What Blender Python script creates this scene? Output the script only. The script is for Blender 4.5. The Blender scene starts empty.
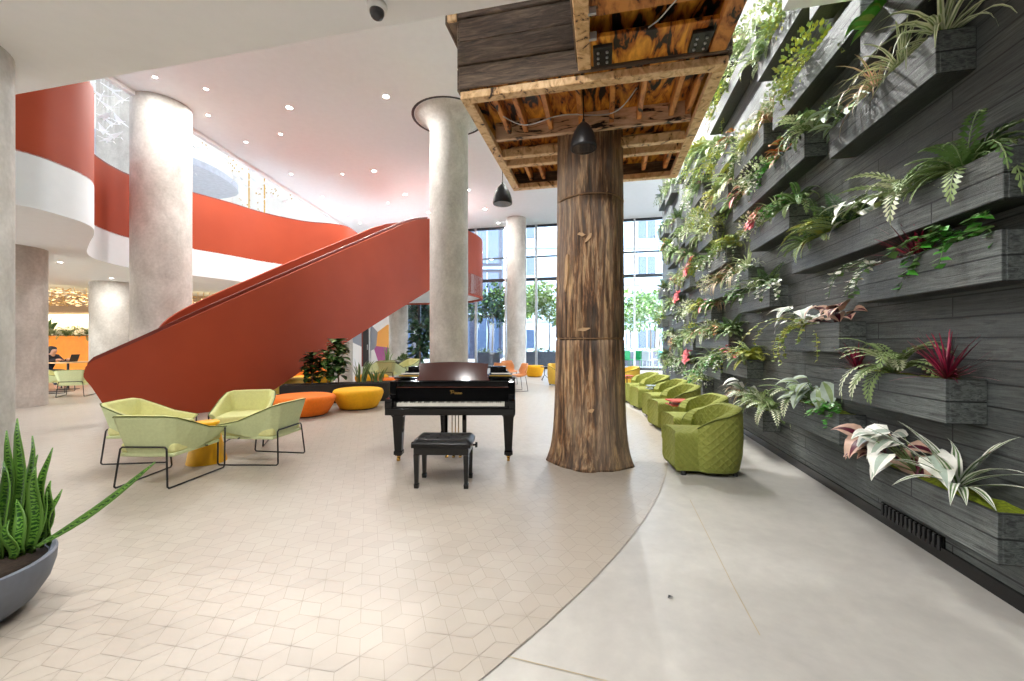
import bpy, math, random
from mathutils import Vector, Matrix
sc = bpy.context.scene
COL = sc.collection
PI = math.pi
F = 408.0; Y0 = 343.0; H = 1.4                 # focal length and horizon in pixels, eye height in metres
TH = math.atan(90 / 408.0); CT, ST = math.cos(TH), math.sin(TH)

def S(r, g, b):                                 # sRGB 0-255 -> linear
    def c(u):
        u /= 255.0
        return u / 12.92 if u <= 0.04045 else ((u + 0.055) / 1.055) ** 2.4
    return (c(r), c(g), c(b), 1.0)
def PD(px, py, d): return Vector(((px - 512) * d / F, d, H + (Y0 - py) * d / F))
def PZ(px, py, z=0.0):
    d = (z - H) * F / (Y0 - py)
    return Vector(((px - 512) * d / F, d, z))
def W(X, Y, z=0.0): return Vector((X * CT + Y * ST, -X * ST + Y * CT, z))   # planter-wall frame -> world

# ---------------------------------------------------------------- materials
class NT:
    def __init__(self, name):
        self.m = bpy.data.materials.new(name); self.m.use_nodes = True
        self.t = self.m.node_tree; self.b = self.t.nodes['Principled BSDF']
    def n(self, typ, **kw):
        nd = self.t.nodes.new(typ)
        for k, v in kw.items():
            if k.startswith('i_'):
                key = k[2:]
                key = int(key) if key.isdigit() else key.replace('_', ' ')
                s = nd.inputs[key]
                if hasattr(v, 'is_output') or isinstance(v, bpy.types.NodeSocket): self.t.links.new(v, s)
                else: s.default_value = v
            else: setattr(nd, k, v)
        return nd
    def link(self, a, b): self.t.links.new(a, b)
    def coords(self, scale=(1, 1, 1), kind='Object'):
        tc = self.n('ShaderNodeTexCoord')
        mp = self.n('ShaderNodeMapping', i_Vector=tc.outputs[kind]); mp.inputs['Scale'].default_value = scale
        return mp.outputs[0]
    def noise(self, vec, scale=5, detail=4, rough=0.55, dist=0.0):
        return self.n('ShaderNodeTexNoise', i_Vector=vec, i_Scale=scale, i_Detail=detail, i_Roughness=rough, i_Distortion=dist).outputs['Fac']
    def ramp(self, fac, stops):
        r = self.n('ShaderNodeValToRGB', i_Fac=fac); cr = r.color_ramp
        while len(cr.elements) < len(stops): cr.elements.new(0.5)
        for e, (p, c) in zip(cr.elements, stops): e.position = p; e.color = c
        return r.outputs[0]
    def mix(self, fac, a, b, mode='MIX'):
        x = self.n('ShaderNodeMix', data_type='RGBA', blend_type=mode)
        for s, v in ((x.inputs[0], fac), (x.inputs[6], a), (x.inputs[7], b)):
            if isinstance(v, bpy.types.NodeSocket): self.link(v, s)
            else: s.default_value = v
        return x.outputs[2]
    def math(self, op, a, b=0.0):
        x = self.n('ShaderNodeMath', operation=op)
        for s, v in ((x.inputs[0], a), (x.inputs[1], b)):
            if isinstance(v, bpy.types.NodeSocket): self.link(v, s)
            else: s.default_value = v
        return x.outputs[0]
    def bump(self, h, strength=0.3, dist=0.02):
        bp = self.n('ShaderNodeBump', i_Height=h, i_Strength=strength, i_Distance=dist)
        self.link(bp.outputs[0], self.b.inputs['Normal'])
    def set(self, color=None, rough=None, metal=None, spec=None, coat=None):
        for k, v in (('Base Color', color), ('Roughness', rough), ('Metallic', metal), ('Specular IOR Level', spec), ('Coat Weight', coat)):
            if v is None: continue
            if isinstance(v, bpy.types.NodeSocket): self.link(v, self.b.inputs[k])
            else: self.b.inputs[k].default_value = v
        return self.m

M = {}
def plain(name, col, rough=0.5, metal=0.0, var=0.08, scale=6.0, spec=0.5, coat=0.0, bump=0.0):
    t = NT(name); v = t.coords()
    f = t.noise(v, scale, 3)
    lo = tuple(c * (1 - var) for c in col[:3]) + (1,); hi = tuple(min(1, c * (1 + var)) for c in col[:3]) + (1,)
    t.set(t.ramp(f, [(0.3, lo), (0.7, hi)]), rough, metal, spec, coat)
    if bump: t.bump(t.noise(v, scale * 30, 2), bump, 0.004)
    M[name] = t.m
    return t.m
def emit(name, col, strength):
    t = NT(name); t.set(col, 0.5)
    t.b.inputs['Emission Color'].default_value = col; t.b.inputs['Emission Strength'].default_value = strength
    M[name] = t.m; return t.m

plain('white_paint', S(234, 239, 242), 0.75, var=0.015)
plain('white_trim', S(238, 238, 238), 0.45, var=0.01)
plain('soffit_paint', S(246, 248, 253), 0.8, var=0.015)
plain('grey_paint', S(190, 188, 186), 0.7, var=0.02)
plain('tan_paint', S(176, 152, 124), 0.7, var=0.03)
plain('cream_paint', S(250, 238, 214), 0.7, var=0.02)
plain('black_gloss', (0.003, 0.003, 0.0033, 1), 0.04, spec=0.45)
plain('black_lacquer', (0.005, 0.005, 0.0055, 1), 0.14)
plain('black_leather', (0.006, 0.0055, 0.006, 1), 0.3, spec=.35, bump=0.1)
plain('black_metal', (0.012, 0.012, 0.013, 1), 0.4)
plain('dark_trough', (0.014, 0.012, 0.011, 1), 0.5)
plain('dark_glass_frame', S(60, 64, 70), 0.35, 0.6)
plain('alu', S(200, 203, 206), 0.35, 0.5)
plain('steel', S(190, 190, 192), 0.3, 0.9)
plain('brass', S(214, 170, 90), 0.25, 1.0)
plain('gold', S(226, 182, 92), 0.35, 0.7)
plain('ivory', S(240, 236, 225), 0.25)
plain('red_brown_gloss', S(70, 30, 20), 0.12, coat=0.6)  # desk's red reflection is put into this colour; the felt strip shares it
plain('red_felt', S(190, 74, 52), 0.5)
plain('yellow_lac', S(240, 178, 10), 0.45, var=0.04)
plain('yellow_fab', S(236, 172, 8), 0.8, var=0.06, scale=20)
plain('mustard_fab', S(214, 176, 70), 0.8, var=0.06, scale=20)
plain('orange_fab', S(240, 118, 12), 0.8, var=0.06, scale=20)
plain('orange_paint', S(246, 142, 14), 0.5)
plain('peach_shell', S(226, 150, 92), 0.5)
plain('lime_fab', S(200, 208, 158), 0.85, var=0.05, scale=40, bump=0.1)
plain('lime_fab_in', S(214, 212, 146), 0.85, var=0.05, scale=40, bump=0.1)
plain('olive_fab2', S(150, 160, 52), 0.85, var=0.06, scale=30)
plain('piping', S(92, 100, 38), 0.8)
plain('pot_grey', S(104, 110, 122), 0.55, var=0.14, scale=9)
plain('soil', S(52, 40, 30), 0.95, var=0.4, scale=60)
plain('moss', S(126, 140, 20), 0.95, var=0.5, scale=70)
plain('jacket', S(44, 42, 48), 0.8)
plain('skin', S(205, 158, 130), 0.6)
plain('hair', S(40, 30, 26), 0.6)
plain('paper_bird', S(250, 250, 248), 0.5)
plain('table_top', S(214, 170, 118), 0.4)
plain('pavement', S(170, 168, 165), 0.8)
plain('slate_planter', S(104, 106, 118), 0.6)
plain('bark_small', S(150, 128, 104), 0.8)
plain('teal', S(30, 168, 178), 0.5)
plain('green_chair', S(26, 150, 84), 0.5)
plain('facade_dark', S(40, 46, 66), 0.4)
plain('facade_pale', S(170, 190, 212), 0.6)
plain('pale_ceiling', S(206, 212, 222), 0.7)
plain('facade_mid', S(140, 158, 182), 0.5)
plain('facade_window', S(62, 78, 104), 0.15)
plain('dome_dark', (0.03, 0.03, 0.034, 1), 0.08)
# leaf colours
for nm, c, r in (('lf_green', S(88, 122, 62), .45), ('lf_dark', S(54, 84, 48), .4), ('lf_mid', S(134, 156, 98), .45), ('lf_yellow', S(172, 176, 74), .5),
              ('lf_lime', S(146, 172, 84), .45), ('lf_pale', S(208, 214, 180), .5), ('lf_white', S(238, 240, 226), .5), ('lf_silver', S(168, 184, 168), .5),
              ('lf_crimson', S(160, 36, 72), .4), ('lf_maroon', S(92, 20, 44), .4), ('lf_pink', S(232, 104, 120), .5), ('lf_coral', S(234, 116, 122), .5),
              ('lf_rust', S(176, 98, 52), .5), ('lf_blush', S(214, 178, 156), .5), ('lf_vivid', S(84, 164, 58), .35), ('lf_tree', S(120, 158, 74), .5),
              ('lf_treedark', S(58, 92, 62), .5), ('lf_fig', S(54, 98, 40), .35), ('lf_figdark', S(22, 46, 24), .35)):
    plain(nm, c, r, var=0.22, scale=14)
def snake_mat():
    t = NT('snake_leaf'); v = t.coords((1, 1, 1))
    w = t.n('ShaderNodeTexWave', i_Vector=v, i_Scale=16.0, i_Distortion=9.0, i_Detail=4.0, i_Detail_Scale=2.0, bands_direction='Z').outputs['Fac']
    t.set(t.ramp(w, [(0.25, S(34, 76, 30)), (0.6, S(74, 128, 42)), (0.9, S(120, 166, 66))]), 0.35); M['snake_leaf'] = t.m
snake_mat()
plain('snake_edge', S(92, 132, 52), 0.4)

def concrete(name, c0, c1, sc_=1.6, rough=0.7, streak=1.0, bump=0.15):
    t = NT(name); v = t.coords((1, 1, streak))
    a = t.noise(v, sc_, 6, 0.65, 0.4); b = t.noise(t.coords(), sc_ * 9, 4, 0.6)
    f = t.math('ADD', t.math('MULTIPLY', a, 0.72), t.math('MULTIPLY', b, 0.28))
    t.set(t.ramp(f, [(0.32, c0), (0.5, tuple((x + y) / 2 for x, y in zip(c0, c1))), (0.66, c1)]), rough)
    t.bump(b, bump, 0.01); M[name] = t.m; return t
concrete('concrete_column', S(166, 161, 153), S(214, 210, 203), 2.0, 0.75, 0.6)
concrete('concrete_floor', S(172, 168, 162), S(202, 198, 190), 0.9, 0.38, bump=0.04)
def tile_mats():
    for i, c in enumerate(((180, 170, 157), (178.5, 168, 155), (181.5, 172, 159), (176, 166, 153), (179.5, 169, 155.5))):
        t = NT('floor_tile_%d' % i); v = t.coords()
        f = t.noise(v, 3.0, 4); 
        t.set(t.mix(t.math('MULTIPLY', f, 0.35), S(*c), S(c[0] - 16, c[1] - 16, c[2] - 16)), 0.36)
        t.bump(t.noise(v, 160, 2), 0.05, 0.002); M['tile%d' % i] = t.m
tile_mats()
plain('grout', S(162, 153, 141), 0.8)

def red_mat():
    t = NT('terracotta_panel'); v = t.coords()
    f = t.noise(v, 0.7, 3)
    t.set(t.ramp(f, [(0.3, S(160, 65, 38)), (0.7, S(171, 73, 44))]), 0.6, spec=0.25); M['red'] = t.m
red_mat()
plain('red_cap', S(120, 44, 30), 0.4)

def char_boards():
    t = NT('charred_boards')
    tc = t.n('ShaderNodeTexCoord'); sp = t.n('ShaderNodeSeparateXYZ', i_Vector=tc.outputs['Object'])
    cb = t.n('ShaderNodeCombineXYZ', i_X=sp.outputs[1], i_Y=sp.outputs[2], i_Z=0.0)
    br = t.n('ShaderNodeTexBrick', i_Vector=cb.outputs[0], offset=0.37, squash=1.0)
    br.inputs['Scale'].default_value = 1.0; br.inputs['Mortar Size'].default_value = 0.006; br.inputs['Mortar Smooth'].default_value = 0.3
    br.inputs['Brick Width'].default_value = 1.9; br.inputs['Row Height'].default_value = 0.13
    br.inputs['Color1'].default_value = S(126, 132, 128); br.inputs['Color2'].default_value = S(100, 106, 103); br.inputs['Mortar'].default_value = S(18, 18, 19)
    g = t.noise(t.coords((8, 1.1, 22)), 3.0, 6, 0.7, 1.2)
    g2 = t.noise(t.coords((20, 20, 20)), 1.5, 4, 0.7)
    col = t.mix(t.ramp(g, [(0.35, (0, 0, 0, 1)), (0.65, (1, 1, 1, 1))]), S(54, 57, 57), br.outputs['Color'])
    big = t.noise(t.coords((.5, .35, .8)), 1.6, 3)
    col = t.mix(t.ramp(big, [(0.4, (0.45, 0.45, 0.45, 1)), (0.65, (1, 1, 1, 1))]), S(38, 39, 41), col)
    t.set(col, 0.55)
    h = t.math('ADD', t.math('MULTIPLY', br.outputs['Fac'], -1.2), t.math('ADD', t.math('MULTIPLY', g, 0.5), t.math('MULTIPLY', g2, 0.4)))
    t.bump(h, 0.55, 0.012); M['char'] = t.m
char_boards()

def bark_mat():
    t = NT('old_bark'); v = t.coords((9, 9, 0.8))
    a = t.noise(v, 1.7, 8, 0.68, 0.6); b = t.noise(t.coords((14, 14, 1.6)), 2.0, 5, 0.65, 0.5); c = t.noise(t.coords((1.3, 1.3, .45)), 1.4, 4, .6)
    col = t.ramp(a, [(0.32, S(38, 26, 19)), (0.42, S(92, 64, 42)), (0.49, S(150, 106, 66)), (0.55, S(190, 156, 120)), (0.66, S(222, 180, 122))])
    col = t.mix(t.ramp(b, [(0.44, (0, 0, 0, 1)), (0.56, (1, 1, 1, 1))]), t.mix(0.6, col, S(44, 30, 21)), col)
    col = t.mix(t.ramp(c, [(0.42, (0, 0, 0, 1)), (0.62, (0.5, 0.5, 0.5, 1))]), col, S(150, 136, 122))
    t.set(col, 0.5); t.bump(t.math('ADD', a, b), 0.7, 0.04); M['bark'] = t.m
bark_mat()
def burnt(name, light, mid, dark, scl, lo=0.44, sc_=1.0, dist=1.6):
    t = NT(name); v = t.coords(scl)
    n = t.noise(v, sc_, 3, 0.55, dist); g = t.noise(t.coords(tuple(c * 3 for c in scl)), sc_ * 2, 4, 0.6, .5)
    f = t.math('ADD', t.math('MULTIPLY', n, 0.85), t.math('MULTIPLY', g, 0.15))
    t.set(t.ramp(f, [(lo - 0.05, dark), (lo, mid), (lo + 0.16, light)]), 0.5); t.bump(n, 0.25, 0.01); M[name] = t.m
burnt('burnt_ply', S(246, 178, 66), S(176, 96, 28), S(22, 12, 7), (7.0, 2.0, 3.0), .46)
burnt('burnt_plank', S(214, 146, 76), S(168, 100, 48), S(26, 15, 9), (9.0, 3.5, 9.0), .42)
burnt('burnt_tan', S(234, 200, 152), S(200, 156, 106), S(60, 38, 24), (9.0, 9.0, 6.0), .40)
burnt('burnt_beam', S(224, 192, 160), S(196, 158, 124), S(34, 22, 16), (2.6, 9.0, 11.0), .45)
def dark_planks():
    t = NT('weathered_planks'); v = t.coords((1.0, 1.0, 9.0))
    n = t.noise(v, 3.2, 7, 0.7, 0.8); n2 = t.noise(t.coords((9, 9, 30)), 2, 3)
    t.set(t.ramp(n, [(0.3, S(44, 36, 30)), (0.5, S(96, 80, 66)), (0.72, S(148, 126, 104))]), 0.6); t.bump(t.math('ADD', n, n2), 0.6, 0.02); M['dark_planks'] = t.m
dark_planks()
def quilt():
    t = NT('quilted_olive'); tc = t.n('ShaderNodeTexCoord'); sp = t.n('ShaderNodeSeparateXYZ', i_Vector=tc.outputs['UV'])
    u, w = sp.outputs[0], sp.outputs[1]
    def ridge(s):
        q = t.math('MULTIPLY', t.math('ADD', t.math('MULTIPLY', u, 1.0), t.math('MULTIPLY', w, s)), 30.0)
        return t.math('POWER', t.math('ABSOLUTE', t.math('SINE', q)), 0.5)
    h = t.math('MINIMUM', ridge(1.25), ridge(-1.25))
    f = t.noise(t.coords(), 30, 3)
    t.set(t.ramp(f, [(0.3, S(134, 140, 58)), (0.7, S(150, 155, 72))]), 0.8)
    t.bump(h, 0.5, 0.02); M['quilt'] = t.m
quilt()
def glass_mat():
    m = bpy.data.materials.new('window_glass'); m.use_nodes = True; nt = m.node_tree; nt.nodes.clear()
    o = nt.nodes.new('ShaderNodeOutputMaterial'); a = nt.nodes.new('ShaderNodeBsdfTransparent'); g = nt.nodes.new('ShaderNodeBsdfGlossy'); x = nt.nodes.new('ShaderNodeMixShader')
    a.inputs[0].default_value = (0.86, 0.92, 0.95, 1); g.inputs['Roughness'].default_value = 0.02
    fr = nt.nodes.new('ShaderNodeFresnel'); fr.inputs[0].default_value = 1.45
    nt.links.new(fr.outputs[0], x.inputs[0]); nt.links.new(a.outputs[0], x.inputs[1]); nt.links.new(g.outputs[0], x.inputs[2]); nt.links.new(x.outputs[0], o.inputs[0])
    M['glass'] = m
glass_mat()
def gold_fleck():
    t = NT('wall_with_gold_leaves'); v = t.coords()
    vo = t.n('ShaderNodeTexVoronoi', i_Vector=t.coords((3, 3, 3)), i_Scale=1.6); n = t.noise(v, 0.55, 3)
    k = t.math('LESS_THAN', vo.outputs['Distance'], 0.26); k = t.math('MULTIPLY', k, t.math('GREATER_THAN', n, 0.55))
    t.set(t.mix(k, S(244, 241, 234), S(206, 174, 116)), 0.6); M['gold_fleck'] = t.m
gold_fleck()
def mural():
    t = NT('mural_paint'); v = t.coords()
    vo = t.n('ShaderNodeTexVoronoi', i_Vector=v, i_Scale=0.75)
    t.set(t.ramp(t.n('ShaderNodeSeparateColor', i_Color=vo.outputs['Color']).outputs[0],
        [(0.0, S(238, 238, 236)), (0.3, S(150, 156, 166)), (0.45, S(236, 212, 90)), (0.58, S(232, 234, 236)), (0.75, S(176, 96, 150)), (0.9, S(244, 176, 90))]), 0.7)
    t.b.inputs['Base Color'].links[0].from_node.color_ramp.interpolation = 'CONSTANT'
    M['mural'] = t.m
mural()

# ---------------------------------------------------------------- mesh builder
class MB:
    def __init__(self): self.v = []; self.f = []; self.mi = []; self.uv = {}
    def add(self, vs, fs, mi=0):
        b = len(self.v); self.v += [tuple(p) for p in vs]
        for q in fs: self.f.append(tuple(b + i for i in q)); self.mi.append(mi)
        return b
    def box(self, x0, y0, z0, x1, y1, z1, mi=0, mat=None):
        vs = [(x, y, z) for z in (z0, z1) for y in (y0, y1) for x in (x0, x1)]
        if mat: vs = [mat @ Vector(p) for p in vs]
        self.add(vs, [(0, 2, 3, 1), (4, 5, 7, 6), (0, 1, 5, 4), (2, 6, 7, 3), (0, 4, 6, 2), (1, 3, 7, 5)], mi); return self
    def prism(self, poly, z0, z1, mi=0):
        n = len(poly); a = sum(poly[i][0] * poly[(i + 1) % n][1] - poly[(i + 1) % n][0] * poly[i][1] for i in range(n))
        if a < 0: poly = list(reversed(poly))
        self.add([(x, y, z0) for x, y in poly] + [(x, y, z1) for x, y in poly],
                 [tuple(reversed(range(n))), tuple(range(n, 2 * n))] + [(i, (i + 1) % n, n + (i + 1) % n, n + i) for i in range(n)], mi); return self
    def rings(self, rs, mi=0, closed=True, caps=True, loop=False):
        n = len(rs[0]); vs = [p for r in rs for p in r]; fs = []
        for i in range(len(rs) - (0 if loop else 1)):
            j = (i + 1) % len(rs)
            for k in range(n if closed else n - 1):
                k2 = (k + 1) % n; fs.append((i * n + k, i * n + k2, j * n + k2, j * n + k))
        if caps and closed and not loop: fs += [tuple(reversed(range(n))), tuple((len(rs) - 1) * n + k for k in range(n))]
        return self.add(vs, fs, mi)
    def tube(self, pts, r, n=8, mi=0, loop=False, flat=1.0):
        pts = [Vector(p) for p in pts]; rs = []; up = None
        for i, p in enumerate(pts):
            if loop: t = pts[(i + 1) % len(pts)] - pts[i - 1]
            else: t = pts[min(i + 1, len(pts) - 1)] - pts[max(i - 1, 0)]
            t.normalize()
            if up is None: up = Vector((0, 0, 1)) if abs(t.z) < 0.9 else Vector((1, 0, 0))
            a = t.cross(up); a = a.normalized() if a.length > 1e-6 else t.orthogonal().normalized(); up = a.cross(t).normalized()
            rr = r[i] if isinstance(r, (list, tuple)) else r
            rs.append([p + (a * math.cos(2 * PI * k / n) + up * (math.sin(2 * PI * k / n) * flat)) * rr for k in range(n)])
        self.rings(rs, mi, loop=loop); return self
    def lathe(self, prof, n=24, c=(0, 0, 0), mi=0, sx=1.0, sy=1.0):
        rs = [[(c[0] + r * math.cos(2 * PI * k / n) * sx, c[1] + r * math.sin(2 * PI * k / n) * sy, c[2] + z) for k in range(n)] for r, z in prof]
        self.rings(rs, mi); return self
    def blade(self, pts, wid, nrm=None, mis=(0,), fold=0.0):
        """a leaf: rows across a spine; one material per column"""
        pts = [Vector(p) for p in pts]; nc = len(mis); rows = []
        for i, p in enumerate(pts):
            t = (pts[min(i + 1, len(pts) - 1)] - pts[max(i - 1, 0)]).normalized()
            sd = t.cross(nrm if nrm is not None else Vector((0, 0, 1)))
            sd = sd.normalized() if sd.length > 1e-4 else Vector((1, 0, 0)); up = sd.cross(t).normalized()
            rows.append([p + sd * (wid[i] * (k / nc - 0.5) * 2) + up * (abs(k / nc - 0.5) * 2 * wid[i] * fold) for k in range(nc + 1)])
        b = len(self.v); self.v += [tuple(q) for r in rows for q in r]
        for i in range(len(rows) - 1):
            for k in range(nc):
                o = b + i * (nc + 1) + k; self.f.append((o, o + 1, o + nc + 2, o + nc + 1)); self.mi.append(mis[k])
        return self
    def mesh(self, name, mats, smooth=True):
        me = bpy.data.meshes.new(name); me.from_pydata(self.v, [], self.f)
        for m in mats: me.materials.append(M[m] if isinstance(m, str) else m)
        me.polygons.foreach_set('material_index', self.mi)
        me.polygons.foreach_set('use_smooth', [smooth] * len(self.f))
        if self.uv:
            l = me.uv_layers.new(name='UVMap')
            for lp in me.loops: l.data[lp.index].uv = self.uv.get(lp.vertex_index, (0, 0))
        me.update(); return me
    def build(self, name, mats, parent=None, smooth=False, bevel=0.0, seg=2, sub=0, loc=None, rz=0.0, auto=None):
        if isinstance(mats, str): mats = (mats,)
        o = bpy.data.objects.new(name, self.mesh(name, mats, smooth)); COL.objects.link(o)
        if parent is not None: o.parent = parent
        if loc is not None: o.location = loc
        o.rotation_euler[2] = rz
        if bevel:
            m = o.modifiers.new('bv', 'BEVEL'); m.width = bevel; m.segments = seg; m.limit_method = 'ANGLE'; m.angle_limit = 0.6
        if auto:
            m = o.modifiers.new('es', 'EDGE_SPLIT'); m.split_angle = 0.6
        if sub:
            m = o.modifiers.new('ss', 'SUBSURF'); m.levels = sub; m.render_levels = sub
        return o

def tag(o, label=None, cat=None, group=None, kind=None):
    for k, v in (('label', label), ('category', cat), ('group', group), ('kind', kind)):
        if v: o[k] = v
    return o
def thing(name, label, cat, loc=(0, 0, 0), rz=0.0, group=None, kind=None):
    o = bpy.data.objects.new(name, None); COL.objects.link(o); o.empty_display_size = 0.1
    o.location = loc; o.rotation_euler[2] = rz
    return tag(o, label, cat, group, kind)
def dup(root, loc, rz=0.0, label=None, group=None, scale=None):
    kids = {}
    for o in list(bpy.data.objects):
        if o.parent is not None: kids.setdefault(o.parent.name, []).append(o)
    r = root.copy(); COL.objects.link(r); r.location = loc; r.rotation_euler[2] = rz
    if label: r['label'] = label
    if group: r['group'] = group
    if scale: r.scale = scale if not isinstance(scale, (int, float)) else (scale,) * 3
    for ch in kids.get(root.name, []):
        c = ch.copy(); COL.objects.link(c); c.parent = r
        for g in kids.get(ch.name, []):
            d = g.copy(); COL.objects.link(d); d.parent = c
    return r
def struct(o, label=None, cat=None): return tag(o, label, cat, None, 'structure')
def smoothpath(pts, n=8, closed=False):
    pts = [Vector(p) for p in pts]; out = []; N = len(pts)
    for i in range(N if closed else N - 1):
        g = (lambda j: pts[j % N]) if closed else (lambda j: pts[max(0, min(N - 1, j))])
        p0, p1, p2, p3 = g(i - 1), g(i), g(i + 1), g(i + 2)
        for k in range(n):
            t = k / n
            out.append(0.5 * ((2 * p1) + (p2 - p0) * t + (2 * p0 - 5 * p1 + 4 * p2 - p3) * t * t + (3 * p1 - p0 - 3 * p2 + p3) * t ** 3))
    if not closed: out.append(pts[-1])
    return out
# ================================================================ setting
ZC = 7.8; ZS = 4.0; XW = 2.15; YG = 21.9; YE = 15.7; ZM0 = 3.5; ZM1 = 4.32; ZM2 = 6.1
struct(MB().box(-32, -7, -0.25, 11, 24.6, 0).build('floor', 'concrete_floor'), 'polished pale concrete floor beside the tiled circle', 'floor')
def tile_floor():
    C0 = Vector((-7.3174, 8.4133)); R = 9.84; sp = 0.2
    a1 = math.radians(19.4); a2 = a1 + PI / 3
    e = [Vector((math.cos(a), math.sin(a))) * sp for a in (a1, a2, a2 + PI / 3)]
    org = Vector((-0.149, 1.819)); mb = MB(); rnd = random.Random(3); b = Vector((math.cos(a1 + PI / 2), 0))
    def clip(poly):
        m = sum(poly, Vector((0, 0))) / len(poly) - C0
        if max((p - C0).length for p in poly) < R: return poly
        nrm = m.normalized(); out = []
        for i, p in enumerate(poly):
            q = poly[(i + 1) % len(poly)]; dp = (p - C0).dot(nrm) - R; dq = (q - C0).dot(nrm) - R
            if dp <= 0: out.append(p)
            if dp * dq < 0: out.append(p.lerp(q, dp / (dp - dq)))
        return out
    for i in range(-130, 131):
        for j in range(-130, 131):
            p = org + e[0] * i + e[1] * j
            if (p - C0).length > R + 0.3 or p.y < 0.2 or abs(p.x) > 1.3 * p.y + 2.0: continue
            for k in range(3):
                q = p + e[k]; pr = Vector((-e[k].y, e[k].x)) * (0.5 / math.sqrt(3)); mid = (p + q) / 2
                poly = [p, mid - pr, q, mid + pr]
                poly = [mid + (c - mid) * 0.975 for c in poly]
                poly = clip(poly)
                if len(poly) >= 3: mb.add([(c.x, c.y, 0.005) for c in poly], [tuple(range(len(poly)))], rnd.choice((0, 0, 1, 2, 3, 4)) if rnd.random() < .8 else 0)
    n = 160; pts = [(C0.x + R * math.cos(2 * PI * k / n), C0.y + R * math.sin(2 * PI * k / n)) for k in range(n)]
    mb.add([(x, y, 0.003) for x, y in pts], [tuple(range(n))], 5)
    return mb.build('floor_inlay', ('tile0', 'tile1', 'tile2', 'tile3', 'tile4', 'grout'))
struct(tile_floor(), 'beige rhombus tile floor laid in a wide circle', 'floor')
def crack(pts, w=0.0025):
    mb = MB(); mb.blade([(x, y, 0.004) for x, y in pts], [w] * len(pts), Vector((0, 0, 1))); return mb
plain('floor_seam', S(184, 168, 136), 0.6)
for k, pp in enumerate(([(503, 656), (560, 670), (640, 690)], [(690, 500), (735, 590), (760, 636)])):
    struct(crack([PZ(*p)[:2] for p in pp]).build('trim_%d' % (k + 1), 'floor_seam'))

def wf_box(name, mats, X0, Y0_, z0, X1, Y1_, z1, label, cat='wall'):
    return struct(MB().box(X0, Y0_, z0, X1, Y1_, z1).build(name, mats, rz=-TH), label, cat)
wf_box('wall_right', 'char', XW, -5, 0, XW + 0.3, YE, ZC + .4, 'tall wall of charred black timber boards')
wf_box('wall_return', 'white_paint', XW + .3, YE - .3, 0, XW + 3.2, YE, ZC + .4, 'white return wall behind the timber wall')
struct(MB().box(XW - 0.02, -5, 0, XW, YE, 0.085).build('baseboard_right', 'black_lacquer', rz=-TH), 'black skirting along the timber wall', 'baseboard')
plain('back_wall_paint', S(84, 82, 80), .7)
wf_box('wall_back', 'back_wall_paint', -13, -5.3, 0, XW, -5, ZC, 'dark grey wall behind the lobby')
wf_box('ceiling_soffit', 'soffit_paint', -13, -5, ZS, -0.24, 3.05, ZC + .3, 'low white dropped ceiling at the near end', 'ceiling')
wf_box('ceiling_bulkhead', 'soffit_paint', 1.38, -5, ZS, XW, 3.58, ZC + .3, 'small white dropped ceiling beside the plant wall', 'ceiling')
wf_box('ceiling_gap', 'white_paint', -0.24, -5, ZC + .05, 1.38, 3.1, ZC + .4, 'white ceiling above the timber canopy', 'ceiling')
cp = [W(-11.2, 2.95)[:2], (-9.61, 9.63), (-9.13, 19.93), (-8.95, 24.5), W(XW + 3.2, YG + .1)[:2], W(XW + 3.2, 2.95)[:2]]
struct(MB().prism(cp, ZC, ZC + 0.4).build('ceiling', 'white_paint'), 'high white ceiling dotted with downlights', 'ceiling')
# white edge strip of the ceiling along the atrium and the unseen wall added above it to bounce light
def ribbon(path, z0, z1, t):
    """upright wall along a plan path, thickness to the path's own side"""
    mb = MB(); rs = []
    for i, p in enumerate(path):
        p = Vector(p[:2]); a = Vector(path[max(i - 1, 0)][:2]); b = Vector(path[min(i + 1, len(path) - 1)][:2])
        d = (b - a).normalized(); n = Vector((-d.y, d.x)) * t; zz0 = z0[i] if isinstance(z0, list) else z0; zz1 = z1[i] if isinstance(z1, list) else z1
        rs.append([(p.x, p.y, zz0), (p.x, p.y, zz1), (p.x + n.x, p.y + n.y, zz1), (p.x + n.x, p.y + n.y, zz0)])
    mb.rings(rs); return mb
edge = cp[:4]
struct(ribbon(edge, ZC - 0.10, ZC + .1, 0.14).build('trim_3', 'white_trim'), 'white edge trim where the ceiling meets the atrium', 'trim')
struct(ribbon(edge, ZC + 0.35, 14, -0.2).build('wall_atrium_bounce', 'white_paint'), 'unseen white wall added above the atrium edge to bounce light', 'wall')
# atrium beyond the mezzanine: gold-leaf wall, concrete slab, unseen roof added to control daylight
struct(MB().box(-18.3, 2.0, ZM1, -18.0, 26.5, 15).build('wall_left', 'gold_fleck'), 'cream upper wall with scattered gold leaf shapes', 'wall')
struct(MB().box(-18.3, 26.3, ZM1, -8.8, 26.6, 15).build('wall_far', 'gold_fleck'), 'cream far wall of the atrium', 'wall')
struct(MB().box(-18.3, 2.0, ZC, -10.2, 2.3, 15).build('wall_near', 'white_paint'), 'white near wall of the atrium', 'wall')
struct(MB().box(-15.4, 15.1, ZM1, -14.05, 15.4, 15).build('wall_slab', 'concrete_column'), 'narrow bare concrete upper wall between bright gaps', 'wall')
rf = thing('window_2', 'unseen, mostly closed roof added over the atrium to limit daylight', 'window', kind='structure')
for k in range(8): MB().box(-18.2, 2.2 + k * 3.3, 14.9, -9, 4.9 + k * 3.3, 15.1).build('roof_light_blocker', 'white_trim', rf)  # wide opaque slabs added to cut the daylight
MB().box(-18.2, 2.2, 15.02, -9, 26.4, 15.04).build('roof_glass', 'glass', rf)
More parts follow.
